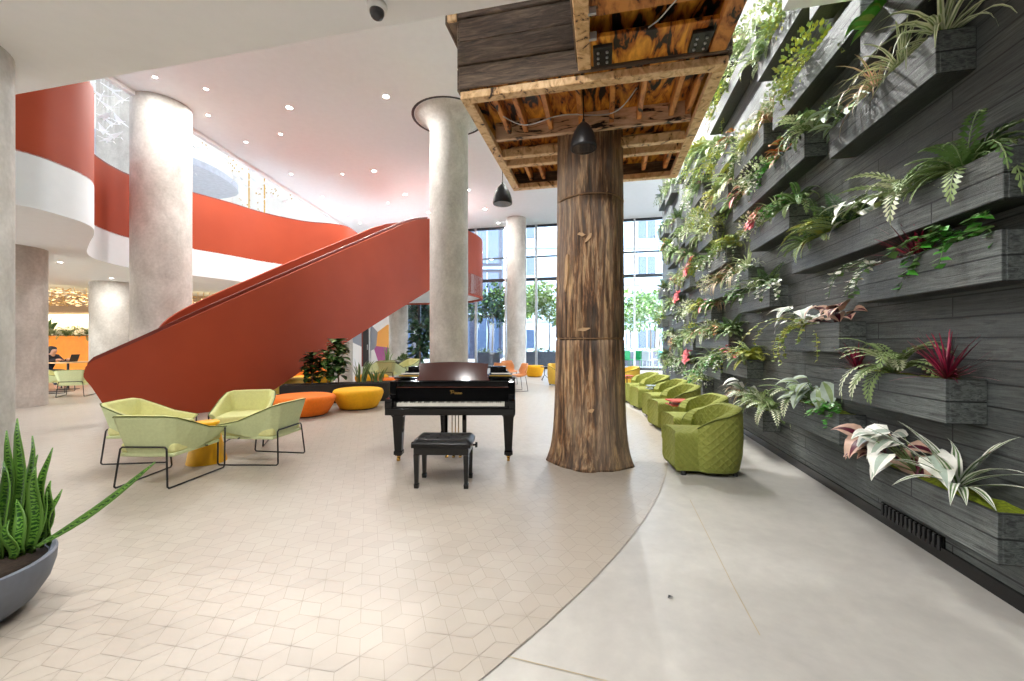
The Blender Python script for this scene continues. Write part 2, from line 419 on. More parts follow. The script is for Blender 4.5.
# curved pale ceiling of the storey above, seen past the ceiling edge
sp_ = smoothpath([(-18, 14.2, 0), (-15.8, 15.4, 0), (-14.2, 17.2, 0), (-13.7, 19.4, 0), (-14.6, 21.6, 0), (-18, 22.6, 0)], 6)
struct(MB().prism([tuple(p[:2]) for p in sp_], 9.2, 9.5).build('ceiling_upper', 'pale_ceiling'), 'pale blue curved ceiling of the upper storey', 'ceiling')

# ---------------------------------------------------------------- columns
def column(x, y, r, z1, label, flare=None):
    mb = MB(); prof = [(r, 0)]
    if flare: prof += [(r, z1 - 0.42), (r * 1.03, z1 - 0.34), (r * 1.25, z1 - 0.16), (flare, z1 - 0.0)]
    else: prof += [(r, z1 * .33), (r, z1 * .67), (r, z1)]
    mb.lathe(prof, 48); o = mb.build('column', 'concrete_column', smooth=True, loc=(x, y, 0))
    m = o.modifiers.new('es', 'EDGE_SPLIT'); m.split_angle = 1.0
    return struct(o, label, 'column')
column(-4.95, 3.42, 0.5, ZS, 'smooth round concrete column beside the snake plant bowl')
def pc(px, d): return ((px - 512) * d / F, d)
column(*pc(10, 8.95), 0.56, ZM0, 'round concrete column under the mezzanine beside the seated person')
column(*pc(113.5, 14.3), 0.61, ZM0, 'round concrete column behind the foot of the red stair')
column(*pc(162, 11.0), 0.645, ZC, 'tall concrete column piercing the mezzanine in front of the red balustrade')
column(*pc(449, 11.6), 0.54, ZC, 'concrete column with flared head behind the piano', 0.95)
column(*pc(516.5, 21.0), 0.5, ZC, 'slim concrete column in front of the glazing')
column(*pc(398.5, 21.9), 0.5, ZM0, 'pale concrete column between the mural and the dark window')
column(*pc(341, 14.5), 0.39, ZM0, 'pale concrete column behind the fig trees')
x450, y450 = pc(449, 11.6)
mb = MB(); rs = []
for rr, zz in ((0.965, ZC - .004), (1.04, ZC - .004), (1.04, ZC + .2), (0.965, ZC + .2)):
    rs.append([(x450 + rr * math.cos(2 * PI * k / 40), y450 + rr * math.sin(2 * PI * k / 40), zz) for k in range(40)])
mb.rings(rs, loop=True)
struct(mb.build('trim_4', 'black_metal'), 'black ring standing for the shaded gap round the flared column head', 'trim')  # solid black ring; the shade of the gap is put into its colour

# ---------------------------------------------------------------- mezzanine
mez = [(-20, 3.6), (-9, 3.7), (-6.6, 4.2), (-5.93, 4.86), (-5.84, 5.3), (-5.95, 5.75), (-6.35, 6.2), (-7.1, 6.85), (-7.9, 7.6), (-8.28, 8.25), (-8.37, 9.11), (-7.9, 9.85),
       (-7.42, 10.7), (-7.0, 11.6), (-6.3, 12.35), (-5.6, 12.6), (-5.22, 12.95), (-5.2, 13.7), (-5.26, 14.4)]
KM = 1.27; mez = [(x * KM, y * KM) for x, y in mez]
mezp = smoothpath([(x, y, 0) for x, y in mez], 5)
outer = smoothpath([(-2.45, 12.17, 0), (-1.82, 12.75, 0), (-1.36, 13.6, 0), (-1.08, 14.5, 0), (-1.2, 15.5, 0), (-1.9, 16.4, 0), (-3.2, 16.9, 0), (-5, 17.1, 0), (-7.3, 17.2, 0)], 5)
outer = [p * KM for p in outer]
inner = [(-6.3, 19.0), (-5.5, 19.0), (-4.8, 18.0), (-4.35, 16.0)]
poly = [tuple(p[:2]) for p in mezp] + inner + [tuple(p[:2]) for p in outer] + [(-18, 22), (-25.4, 22)]
struct(MB().prism(poly, ZM0, ZM1 + .02).build('floor_mezzanine', 'white_paint', smooth=True, auto=1), 'white curving edge and underside of the mezzanine', 'floor')
bal = thing('mezzanine_balustrade', 'terracotta red solid balustrade winding along the white mezzanine edge', 'balustrade', (0, 0, 0))
pth = [tuple(p[:2]) for p in mezp] + inner
ribbon(pth, ZM1, ZM2 - .04, 0.12).build('panel', 'red', bal, smooth=True).modifiers.new('es', 'EDGE_SPLIT').split_angle = 0.7
ribbon([(p[0], p[1]) for p in pth], ZM2 - .04, ZM2, 0.14).build('top_rail', 'red_cap', bal)

# ---------------------------------------------------------------- red stair
stp = smoothpath([(-7.62, 6.9, 0), (-7.05, 7.25, 0), (-6.28, 8.0, 0), (-5.42, 9.75, 0), (-4.25, 12.6, 0), (-3.11, 15.45, 0)], 12)
sl_ = [0.0]
for a, b in zip(stp, stp[1:]): sl_.append(sl_[-1] + (b - a).length)
def SP(t):
    s = t * sl_[-1]
    if s <= 0: p = stp[0] + (stp[1] - stp[0]).normalized() * s
    else:
        k = min(len(stp) - 2, max(i for i, q in enumerate(sl_) if q <= s)); p = stp[k].lerp(stp[k + 1], (s - sl_[k]) / (sl_[k + 1] - sl_[k]))
    return (p.x, p.y)
def SN(t):
    a, b = Vector(SP(t - .02)), Vector(SP(min(1, t + .02))); d = (b - a).normalized(); return Vector((-d.y, d.x))
def line(tab, x):
    for (x0, y0), (x1, y1) in zip(tab, tab[1:]):
        if x <= x1: break
    return y0 + (y1 - y0) * (x - x0) / (x1 - x0)
def zat(px, py, d): return H + (Y0 - py) * d / F
st = []; ts = []
NOSE = [(84, 377, 374), (86, 380, 367), (91, 387, 361.5)]
for px, yb, yt in NOSE:                                             # the pointed foot of the balustrade
    t = min((k / 400 for k in range(-60, 60)), key=lambda t: abs(512 + F * SP(t)[0] / SP(t)[1] - px)); x, d = SP(t)
    st.append((x, d, zat(px, yt, d), zat(px, yb, d))); ts.append(t)
t0 = ts[-1] + .03
for k in range(49):
    t = t0 + (1 - t0) * k / 48; x, d = SP(t); px = 512 + F * x / d
    top = zat(px, line([(92, 361.5), (366, 240.5), (405, 223.3), (418, 219.6), (430, 218.5)], px), d)
    bot = max(0.0, zat(px, line([(101, 402), (118, 430), (200, 436), (271, 392), (310, 365), (350, 340), (430, 290)], px), d))
    st.append((x, d, top, bot)); ts.append(t)
nf = len(st)
for p in outer[1:]: st.append((p[0], p[1], ZM2, 3.42))
stair = thing('staircase', 'sweeping terracotta red staircase rising from the lobby floor to the mezzanine', 'staircase')
ribbon([(a[0], a[1]) for a in st], [a[3] for a in st], [a[2] for a in st], 0.12).build('outer_balustrade', 'red', stair, smooth=True).modifiers.new('es', 'EDGE_SPLIT').split_angle = 0.6
def off(w): return [tuple(Vector(a[:2]) + SN(t) * w) for a, t in zip(st[:nf], ts)]
ribbon(off(.10), [a[2] - .05 for a in st[:nf]], [a[2] + .075 for a in st[:nf]], 0.06).build('handrail', 'red_cap', stair)
ribbon(off(1.3), [a[3] for a in st[:nf]], [a[2] for a in st[:nf]], 0.10).build('inner_balustrade', 'red', stair, smooth=True).modifiers.new('es', 'EDGE_SPLIT').split_angle = 0.6
NS = 24
for k in range(NS):
    a0, a1 = .09 + .91 * k / NS, .09 + .91 * (k + 1) / NS; z = ZM1 * (k + 1) / NS
    q = [tuple(Vector(SP(a)) + SN(a) * w) for a, w in ((a0, .12), (a1, .12), (a1, 1.29), (a0, 1.29))]
    MB().prism(q, max(0.006, z - .35), z).build('step', 'red_cap', stair)

# ---------------------------------------------------------------- glazing
PX0 = -10.3; PXS = 1.705
gz = thing('window_1', 'floor to ceiling glazed wall onto the courtyard', 'window', (0, 0, 0), -TH, kind='structure')
xs = [-12.0] + [PX0 + PXS * k for k in range(10)]
for k, X in enumerate(xs):
    w = 0.06 if k % 2 else 0.045
    MB().box(X - w, YG - .08, 0, X + w, YG + .08, ZC).build('mullion', 'dark_glass_frame' if k not in (3, 4, 5, 8, 9) else 'alu', gz)
for z, h in ((0.06, .06), (4.86, .08), (6.08, .035), (ZC - .06, .06)):
    MB().box(xs[0], YG - .06, z - h, xs[-1], YG + .06, z + h).build('transom', 'dark_glass_frame', gz)
MB().box(xs[-2], YG - .06, 3.0, xs[-1], YG + .06, 3.1).build('transom', 'dark_glass_frame', gz)
for a, b in zip(xs, xs[1:]): MB().box(a, YG - .01, 0.02, b, YG + .01, ZC).build('pane', 'glass', gz)
wf_box('wall_mural', 'mural', -19, YG - .1, 0, -12.05, YG + .1, 4.3, 'white wall painted with a colourful abstract mural')
wf_box('wall_above_mural', 'white_paint', -19, YG - .1, 4.3, -12.05, YG + .1, ZC, 'white wall above the mural')
dr = thing('door_1', 'dark framed door beside the mural', 'door', W(-13.65, YG - .14), -TH, kind='structure')
MB().box(-.20, -.03, 0, .20, .03, 2.9).build('door_leaf', 'black_metal', dr); MB().box(-.28, -.05, 0, -.2, .05, 3.0).build('door_frame', 'red_cap', dr); MB().box(.2, -.05, 0, .28, .05, 3.0).build('door_frame', 'alu', dr)
MB().box(.1, -.08, 1.0, .13, -.03, 1.3).build('door_handle', 'steel', dr)
# back-left room under the mezzanine
struct(MB().box(-32, 19.5, 0, -12.0, 19.8, ZM0).build('wall_rear', 'cream_paint'), 'cream wall behind the orange planter', 'wall')
struct(MB().box(-32, 18.3, 2.78, -12.0, 19.5, ZM0).build('ceiling_band', 'tan_paint'), 'tan lowered ceiling band above the cream wall', 'ceiling')
struct(MB().box(-26, 2, 0, -25.4, 19.5, ZM0).build('wall_side', 'cream_paint'), 'cream side wall under the mezzanine', 'wall')

# ---------------------------------------------------------------- courtyard outside
struct(MB().box(-30, 24.6, -.2, 50, 62, 0).build('ground', 'pavement'), 'pale courtyard paving', 'ground')
def facade(name, x0, x1, y, z1, wall, nx, nz, label, ww=.6, wh=.62):
    b = thing(name, label, 'building', (x0, y, 0))
    MB().box(0, 0, 0, x1 - x0, 6, z1).build('wall', wall, b)
    cw, ch = (x1 - x0) / nx, z1 / nz
    for i in range(nx):
        for j in range(nz):
            X = i * cw + cw * (1 - ww) / 2; Z = j * ch + ch * (1 - wh) / 2
            w = MB().box(X, -.06, Z, X + cw * ww, .02, Z + ch * wh).build('window', 'facade_window', b)
            MB().box(X + cw * ww * .47, -.1, Z, X + cw * ww * .53, -.06, Z + ch * wh).build('window_bar', 'facade_mid', w)
    for j in range(1, nz): MB().box(-.05, -.12, j * ch - .12, x1 - x0 + .05, .02, j * ch + .12).build('floor_band', 'facade_mid', b)
    return b
facade('office_building', -24, -0.9, 36, 16, 'facade_dark', 9, 4, 'dark navy glass office building across the courtyard', .8, .8)
facade('apartment_block', -0.6, 27, 40, 18, 'facade_pale', 7, 5, 'pale blue building with square windows across the courtyard', .42, .5)
rnd = random.Random(11)
def leafball(mb, c, r, n, size, mis=(0,), rnd=rnd, flat=1.0):
    for _ in range(n):
        u = Vector((rnd.gauss(0, 1), rnd.gauss(0, 1), rnd.gauss(0, 1))).normalized() * (r * rnd.random() ** .35); u.z *= flat
        p = Vector(c) + u; d = (u.normalized() + Vector((rnd.uniform(-.8, .8), rnd.uniform(-.8, .8), rnd.uniform(-.8, .5)))).normalized()
        s = size * rnd.uniform(.7, 1.3); mb.blade([p, p + d * s * .5, p + d * s], [s * .05, s * .3, s * .02], Vector((rnd.uniform(-1, 1), rnd.uniform(-1, 1), 1)), (rnd.choice(mis),))
def court_tree(px, d, ztop, zc, r, mats, label, trunks=1):
    p = PD(px, Y0, d); t = thing('courtyard_tree', label, 'tree', (p.x, p.y, .87))
    for k in range(trunks):
        ox = (k - (trunks - 1) / 2) * .28
        MB().tube([(ox, 0, 0), (ox + .04, .03, zc * .5), (ox * 1.6, 0, zc)], [.05, .04, .025], 6).build('trunk', 'bark_small', t, smooth=True)
    mb = MB(); rr = random.Random(int(px)); 
    for k in range(6): leafball(mb, (rr.uniform(-.6, .6) * r, rr.uniform(-.5, .5) * r, zc + rr.uniform(-.2, 1.1) * r), r * .62, 230, .24, (0, 0, 1), rr)
    mb.build('crown', mats, t); return t
court_tree(549, 25.3, 4.5, 2.3, 1.2, ('lf_lime', 'lf_pale'), 'bright green leafy tree outside just beside the trunk sculpture')
court_tree(524, 28.2, 4, 2.7, 1.0, ('lf_lime', 'lf_tree'), 'green tree outside beside the slim concrete column')
court_tree(628, 28.3, 4, 2.2, 1.2, ('lf_tree', 'lf_pale'), 'pale multi-stemmed tree outside behind the trunk sculpture', 2)
court_tree(655, 25.5, 4, 2.2, 1.25, ('lf_tree', 'lf_pale'), 'pale multi-stemmed tree outside near the plant wall', 3)
court_tree(490, 26, 4, 2.4, 1.4, ('lf_treedark', 'lf_tree'), 'dark green tree outside in front of the navy building', 2)
court_tree(414, 26, 4, 1.6, 1.2, ('lf_treedark', 'lf_figdark'), 'dark leafy tree outside the narrow dark window', 2)
for px0, px1, d, zt, lab in ((478, 500, 26.0, .8, 'dark navy building'), (507, 566, 25.2, .86, 'slim column'), (622, 668, 25.2, .86, 'plant wall end')):
    a = PD(px0, Y0, d); b = PD(px1, Y0, d)
    t = thing('courtyard_planter', 'long slate grey planter box outside before the ' + lab, 'planter', ((a.x + b.x) / 2, d, 0))
    w = (b.x - a.x) / 2
    MB().box(-w, -.4, 0, w, .45, zt).build('box', 'slate_planter', t, bevel=.02)
    mb = MB(); rr = random.Random(px0)
    for k in range(int(w * 8)): leafball(mb, (rr.uniform(-w, w) * .92, rr.uniform(-.3, .3), zt + .08), .16, 22, .16, (0, 1), rr, .7)
    tag(mb.build('groundcover', ('lf_pale', 'lf_mid'), t), kind='stuff')
def side_chair(x, y, rz, mat, label):
    t = thing('courtyard_chair', label, 'chair', (x, y, 0), rz)
    MB().box(-.24, -.22, .42, .24, .22, .47).build('seat', mat, t, bevel=.02); MB().box(-.24, .18, .47, .24, .24, .95).build('backrest', mat, t, bevel=.02)
    for sx in (-1, 1):
        for sy in (-1, 1): MB().tube([(sx * .22, sy * .2, 0), (sx * .2, sy * .18, .43)], .015, 6).build('leg', mat, t)
    return t
side_chair(*pc(664, 22.8), .5, 'teal', 'teal chair outside close to the plant wall')
side_chair(*pc(637, 23.4), -.6, 'green_chair', 'green chair outside beside the trunk sculpture')
side_chair(*pc(629, 23.2), .4, 'green_chair', 'green chair outside half hidden by the trunk sculpture')
side_chair(*pc(648, 22.6), 2.2, 'white_trim', 'white chair outside nearer the glass')
side_chair(*pc(655.5, 23.6), 1.2, 'white_trim', 'white chair outside beside the teal chair')
# ================================================================ trunk sculpture with timber box canopy
tx, ty = PD(590, Y0, 4.86)[:2]
tree = thing('tree_sculpture', 'old bark tree trunk rising into a canopy of burnt timber boxes', 'sculpture', (tx, ty, 0))
rnd = random.Random(5)
def trunk_mesh():
    mb = MB(); n = 72; rs = []; levels = [0, .04, .1, .18, .28, .4, .55, .75, 1.0, 1.35, 1.43, 1.44, 1.46, 1.47, 1.9, 2.4, 2.9, 3.03, 3.04, 3.06, 3.07, 3.4, 3.9, 4.3]
    ph = [rnd.uniform(0, 2 * PI) for _ in range(8)]
    for z in levels:
        flare = 0.055 * math.exp(-z / 0.20); base = 0.378 + 0.045 * math.exp(-z / 1.0)
        groove = 0.012 if z in (1.44, 1.46, 3.04, 3.06) else 0
        ring = []
        for k in range(n):
            a = 2 * PI * k / n
            lump = .010 * math.sin(3 * a + ph[0] + z * .4) + .007 * math.sin(7 * a + ph[1] - z * .3) + .004 * math.sin(17 * a + ph[2] + z) + .004 * math.sin(29 * a + ph[3])
            fl = flare * (1 + .45 * math.sin(5 * a + ph[4]) + .25 * math.sin(9 * a + ph[5]))
            r = base + lump + fl - groove
            ring.append((r * math.cos(a), r * math.sin(a), z - (0.0 if z else .0)))
        rs.append(ring)
    mb.rings(rs); return mb
tk = trunk_mesh().build('trunk', 'bark', tree, smooth=True)
mb = MB()
plain('seam_wire', S(150, 118, 84), .6)
for z in (1.45, 3.05):
    q_ = .387 + .045 * math.exp(-z); mb = MB(); mb.lathe([(.385, z - .004), (q_, z - .004), (q_, z + .004), (.385, z + .004)], 48); mb.build('seam_ring', 'seam_wire', tk)
# pale scars where bark has come off
plain('bare_wood', S(188, 154, 114), .55, var=.1)
rb = random.Random(12)
for a, z, ln, tl in ((-1.80, 2.56, .13, .9), (-2.0, 2.60, .10, -.3), (-1.95, 1.55, .15, .12), (-1.72, .66, .07, .4), (-2.5, 2.2, .5, 1.5)):
    mb = MB(); R_ = .392 + .045 * math.exp(-z); hgt = .022 if ln < .4 else .03; ring = []
    for k in range(14):
        q = 2 * PI * k / 14; m_ = rb.uniform(.65, 1.1); u_, w_ = ln * .5 * math.cos(q) * m_, hgt * math.sin(q) * m_
        da, dz = (u_ * math.cos(tl) - w_ * math.sin(tl)) / R_, u_ * math.sin(tl) + w_ * math.cos(tl); ring.append((a + da, z + dz))
    pts_ = [(math.cos(q) * R_, math.sin(q) * R_, w_) for q, w_ in ring]; inn_ = [(math.cos(q) * (R_ - .03), math.sin(q) * (R_ - .03), w_) for q, w_ in ring]
    mb.rings([inn_, pts_], caps=True); mb.build('bare_patch', 'bare_wood', tk)
cv = Matrix.Rotation(-TH, 4, 'Z')
def local(X, Y, z=0): v = W(X, Y, z); return (v.x - tx, v.y - ty, v.z)
# canopy frame coordinates are those of the timber wall (X across, Y along)
can = bpy.data.objects.new('lower_canopy_box', None); COL.objects.link(can); can.parent = tree; can.rotation_euler[2] = -TH
o = Matrix.Rotation(TH, 2) @ Vector((-tx, -ty)); can.location = (-tx, -ty, 0)
AX0, AX1, AY0, AY1, AZ = -1.285, 1.0, 3.59, 5.94, 3.66
def bb(x0, y0, z0, x1, y1, z1, name, mat, par=can, bev=.006): return MB().box(x0, y0, z0, x1, y1, z1).build(name, mat, par, bevel=bev, seg=1)
fw = .10
bb(AX0, AY0, AZ, AX1, AY0 + fw, AZ + .07, 'frame_board', 'burnt_tan'); bb(AX0, AY1 - fw, AZ, AX1, AY1, AZ + .07, 'frame_board', 'burnt_tan')
bb(AX0, AY0 + fw, AZ, AX0 + fw, AY1 - fw, AZ + .07, 'frame_board', 'burnt_tan'); bb(AX1 - fw, AY0 + fw, AZ, AX1, AY1 - fw, AZ + .07, 'frame_board', 'burnt_tan')
# outer side planks (dark, weathered)
nb = 6; zt = AZ + .075; ph_ = .215
for k in range(nb):
    z0 = zt + k * ph_; j = (.012 if k % 2 else 0)
    bb(AX0 - j, AY0 - .03 - j, z0, AX1 + j, AY0, z0 + ph_ - .008, 'front_plank', 'dark_planks', bev=.008)
    bb(AX0 - .03, AY0, z0, AX0, AY1, z0 + ph_ - .008, 'side_plank', 'dark_planks', bev=.008)
    bb(AX1, AY0, z0, AX1 + .03, AY1, z0 + ph_ - .008, 'side_plank', 'dark_planks', bev=.008)
    bb(AX0, AY1, z0, AX1, AY1 + .03, z0 + ph_ - .008, 'back_plank', 'dark_planks', bev=.008)
bb(AX0, AY0, AZ + .25, AX1, AY1, AZ + .29, 'ceiling_panel', 'burnt_ply')
bb(AX0, AY0, AZ + 1.3, AX1, AY1, AZ + 1.36, 'top_panel', 'dark_planks')
# deep cross beams through the middle and rafters front and rear
ym = 4.86
bb(AX0 + fw, ym - .36, AZ + .05, AX1 - fw, ym - .30, AZ + .25, 'cross_beam', 'burnt_beam')
bb(AX0 + fw, ym - .03, AZ, AX1 - fw, ym + .05, AZ + .10, 'cross_beam', 'burnt_tan'); bb(AX0 + fw, ym + .22, AZ, AX1 - fw, ym + .30, AZ + .10, 'cross_beam', 'burnt_tan')
bb(AX0 + fw, ym + .24, AZ + .1, AX1 - fw, ym + .28, AZ + .25, 'cross_beam', 'burnt_beam')
for x in (-1.02, -.83, -.55, -.22, .1, .38, .7, .86): bb(x - .025, AY0 + fw, AZ + .10, x + .025, ym - .36, AZ + .25, 'rafter', 'burnt_plank')
for x in (-1.0, -.82, -.55, .55, .83): bb(x - .025, ym + .3, AZ + .10, x + .025, AY1 - fw, AZ + .25, 'rafter', 'burnt_plank')
# the small upper slab peeping out past the corner
up = bpy.data.objects.new('upper_canopy_slab', None); COL.objects.link(up); up.parent = tree; up.rotation_euler[2] = -TH; up.location = (-tx, -ty, 0)
bb(AX0 - .11, AY0 - .02, 4.36, AX1 + .1, AY1, 4.44, 'bottom_board', 'dark_planks', up); bb(AX0 - .11, AY0 - .05, 4.36, AX0 - .02, AY0 - .02, 4.9, 'front_board', 'burnt_tan', up)
bb(AX0 - .14, AY0 - .02, 4.36, AX0 - .11, AY1, 4.9, 'side_board', 'dark_planks', up)
# box reaching towards the entrance: its underside is open, with cross planks and steel brackets
ob = bpy.data.objects.new('reaching_canopy_box', None); COL.objects.link(ob); ob.parent = tree; ob.rotation_euler[2] = -TH; ob.location = (-tx, -ty, 0)
BX0, BX1, BY0, BY1, BZ = -.20, .97, .55, AY0 - .035, 3.74
bb(BX0, BY0, BZ, BX0 + .11, BY1, BZ + .07, 'frame_board', 'burnt_tan', ob); bb(BX1 - .13, BY0, BZ, BX1, BY1, BZ + .07, 'frame_board', 'burnt_plank', ob)
bb(BX0 - .02, BY0, BZ + .07, BX0 + .02, BY1, BZ + 1.0, 'side_board', 'dark_planks', ob); bb(BX1 - .02, BY0, BZ + .07, BX1 + .02, BY1, BZ + 1.0, 'side_board', 'dark_planks', ob)
bb(BX0 + .02, BY0, BZ + .20, BX1 - .02, BY1, BZ + .24, 'ceiling_panel', 'burnt_ply', ob); bb(BX0, BY0, BZ + .98, BX1, BY1, BZ + 1.02, 'top_panel', 'dark_planks', ob)
bb(BX0, BY0 - .04, BZ, BX1, BY0, BZ + 1.0, 'end_board', 'dark_planks', ob)
bb(BX0 + .11, BY1 - .33, BZ + .02, BX1 - .13, BY1 - .0, BZ + .06, 'end_panel', 'burnt_ply', ob)
y = BY1 - .33
for k in range(7):
    bb(BX0 + .11, y - .36, BZ + .05, BX1 - .13, y - .17, BZ + .09, 'cross_plank', 'burnt_plank', ob); y -= .40
    if y < BY0 + .4: break
for x in (BX0 + .13, BX1 - .30):
    bk = bb(x, BY1 - .26, BZ - .012, x + .15, BY1 - .04, BZ + .02, 'bracket', 'black_metal', ob, .004)
    for dx in (.04, .11):
        for dy in (.05, .11, .17): MB().lathe([(.011, 0), (.011, -.012), (.005, -.016)], 10, (x + dx, BY1 - .26 + dy, BZ - .012)).build('bolt', 'steel', bk, smooth=True)
for x, yy in ((BX0 + .10, 2.95), (BX1 - .16, 2.97), (BX0 + .10, 3.2)): bb(x, yy, BZ + .0, x + .06, yy + .025, BZ + .06, 'clip', 'alu', ob, .002)
# loose pale wires under the boards
MB().tube(smoothpath([(.45, 2.5, BZ - .005), (.55, 2.75, BZ - .03), (.42, 3.05, BZ - .02), (.34, 3.2, BZ + .02)], 5), .005, 6).build('wire', 'alu', ob, smooth=True)
MB().tube(smoothpath([(-1.05, 4.1, AZ + .12), (-.8, 4.25, AZ + .05), (-.4, 4.2, AZ + .08), (.1, 4.22, AZ + .05), (.33, 4.1, AZ + .2)], 6), .006, 6).build('wire', 'alu', can, smooth=True)

def pendant(px, py_top, py_bot, d, ztop, label):
    a = PD(px, py_top, d); b = PD(px, py_bot, d); h = a.z - b.z; r = h * .49
    t = thing('pendant_lamp', label, 'pendant lamp', (a.x, d, b.z))
    mb = MB(); prof = [(r * .97, .0), (r, h * .06), (r * .94, h * .3), (r * .76, h * .58), (r * .50, h * .82), (r * .22, h * .96), (r * .1, h), (r * .09, h * 1.1)]
    mb.lathe(prof + [(r * .05, h * 1.1)] , 32); mb.build('lamp_shade', 'black_metal', t, smooth=True)
    MB().lathe([(r * .9, -.002), (r * .9, .004)], 32).build('diffuser', 'dome_dark', t)
    MB().tube([(0, 0, h * 1.08), (0, 0, ztop - b.z)], .006, 6).build('cord', 'black_metal', t); return t
pendant(583.5, 122, 149, 3.95, AZ + .249, 'black dome pendant lamp hanging from the timber box before the trunk')
pendant(502.5, 184, 204, 6.35, ZC, 'black dome pendant lamp hanging free beyond the corner of the timber box')
# security camera on the dropped ceiling
p = PZ(377, 5, ZS); t = thing('ceiling_camera', 'white security camera with dark dome on the dropped ceiling', 'security camera', (p.x, p.y, ZS))
MB().lathe([(.075, 0), (.078, -.02), (.07, -.045), (.058, -.05)], 32).build('housing', 'white_trim', t, smooth=True)
MB().lathe([(.056, -.045), (.054, -.07), (.042, -.095), (.022, -.11), (.003, -.114)], 32).build('dome', 'dome_dark', t, smooth=True)
# ================================================================ grand piano
PXC = -.697; PYF = 4.58
pn = thing('grand_piano', 'glossy black grand piano with raised music desk and white keys', 'piano', (PXC, PYF, 0))
MB().box(-.735, .0, .585, .735, .40, .665).build('keybed', 'black_gloss', pn, bevel=.01)
for s in (-1, 1):
    x0, x1 = sorted((s * .655, s * .735))
    mb = MB(); prof = [(.0, .66), (.0, .74), (.03, .765), (.12, .775), (.18, .80), (.20, .95), (.40, .95), (.40, .66)]
    mb.rings([[(x0, y, z) for y, z in prof], [(x1, y, z) for y, z in prof]]); mb.build('key_cheek', 'black_gloss', pn, bevel=.006)
MB().box(-.655, .03, .64, .655, .05, .682).build('key_slip', 'black_gloss', pn, bevel=.004)
kb = MB(); kw = 1.225 / 52
for k in range(52):
    x = -.6125 + k * kw; kb.box(x + .0006, .055, .66, x + kw - .0006, .20, .715, 0)
for k in range(51):
    if (k + 5) % 7 in (0, 1, 3, 4, 5): x = -.6125 + (k + 1) * kw; kb.box(x - .0055, .105, .70, x + .0055, .20, .7275, 1)
kb.build('keyboard', ('ivory', 'black_gloss'), pn)
for s in (-1, 1):
    x0, x1 = sorted((s * .6125, s * .655)); MB().box(x0, .05, .66, x1, .2, .735).build('key_block', 'black_gloss', pn, bevel=.004)
fb = MB(); pr = [(.20, .70), (.185, .72), (.215, .88), (.235, .885), (.235, .70)]
fb.rings([[(-.655, y, z) for y, z in pr], [(.655, y, z) for y, z in pr]]); fbo = fb.build('fallboard', 'black_gloss', pn)
# worn gold script on the fallboard: illegible in the photograph, drawn as the same small flourish
lg = MB(); x = -.02
lg.tube(smoothpath([(x, .202, .80), (x + .012, .203, .835), (x - .012, .203, .838), (x + .03, .203, .842), (x + .035, .203, .822), (x + .012, .2025, .815)], 4), .0022, 5)
for k in range(5): lg.tube(smoothpath([(x + .045 + k * .018, .2, .80), (x + .047 + k * .018, .202, .816), (x + .055 + k * .018, .202, .818), (x + .058 + k * .018, .2, .80)], 4), .0022, 5)
lg.build('gold_script', 'gold', fbo)
MB().box(-.655, .20, .885, .655, .45, .955).build('name_rail', 'black_gloss', pn, bevel=.008)
MB().box(-.655, .195, .878, .655, .205, .888).build('felt_strip', 'red_brown_gloss', pn)
rim = [(-.735, .40), (-.735, 1.05), (-.71, 1.28), (-.62, 1.44), (-.45, 1.52), (-.26, 1.5), (-.08, 1.38), (.12, 1.16), (.36, .98), (.60, .86), (.70, .78), (.735, .66), (.735, .40)]
MB().prism(rim, .68, .955).build('rim', 'black_gloss', pn, bevel=.006)
ins = [(x * .97, .41 + (y - .40) * .97) for x, y in rim]
MB().prism([(x * 1.01, y) for x, y in rim], .962, .980).build('lid', 'black_gloss', pn, bevel=.004)
for s in (-1, 1):
    for z0, y0, x0, x1, m in ((.985, .46, .40, .70, 'black_gloss'), (1.006, .5, .42, .66, 'black_gloss'), (1.03, .56, .42, .64, 'black_gloss')):
        a, b = sorted((s * x0, s * x1)); MB().box(a, y0, z0, b, y0 + .36, z0 + .018).build('folded_lid_flap', m, pn, bevel=.003)
    a, b = sorted((s * .42, s * .62)); MB().box(a, .60, 1.048, b, .78, 1.10).build('desk_bracket', 'black_lacquer', pn, bevel=.004)
    a, b = sorted((s * .42, s * .70)); MB().box(a, .455, .988, b, .462, 1.004).build('lid_edge_glint', 'gold', pn)  # gold strip stands for a reflection along the lid edge
    a, b = sorted((s * .44, s * .68)); MB().box(a, .492, 1.012, b, .499, 1.03).build('lid_edge_glint', 'ivory', pn)  # pale strip stands for a white reflection along the lid edge
# music desk: upright panel with arched top and waisted sides
dk = MB(); fr = []
for k in range(13):
    u = k / 12; fr.append((-.415 + .83 * u, 1.155 + .02 * math.sin(PI * u)))
base = [(.435, .958), (.41, .99), (.402, 1.05)]
poly = [(-x, z) for x, z in base] + fr + [(x, z) for x, z in reversed(base)]
dk.rings([[(x, .23 + (z - .96) * .28, z) for x, z in poly], [(x, .25 + (z - .96) * .28, z) for x, z in poly]])
dk.build('music_desk', 'red_brown_gloss', pn)
MB().box(-.45, .26, .955, .45, .40, .966).build('desk_ledge', 'black_gloss', pn, bevel=.003)
def pleg(x, y):
    lg = MB(); rs = []
    for z, w in ((.585, .075), (.55, .075), (.53, .062), (.50, .060), (.13, .042), (.125, .050), (.085, .050), (.08, .036), (.07, .036)): rs.append([(x + a * w, y + b * w, z) for a, b in ((-1, -1), (1, -1), (1, 1), (-1, 1))])
    lg.rings(list(reversed(rs))); o = lg.build('leg', 'black_gloss', pn, bevel=.004)
    cs = MB(); cs.tube([(x - .016, y - .01, .026), (x + .016, y - .01, .026)], .026, 16); cs.tube([(x, y, .075), (x, y, .04)], [.03, .018], 12); cs.build('caster', 'brass', o, smooth=True)
pleg(-.645, .26); pleg(.655, .26); pleg(-.28, 1.32)
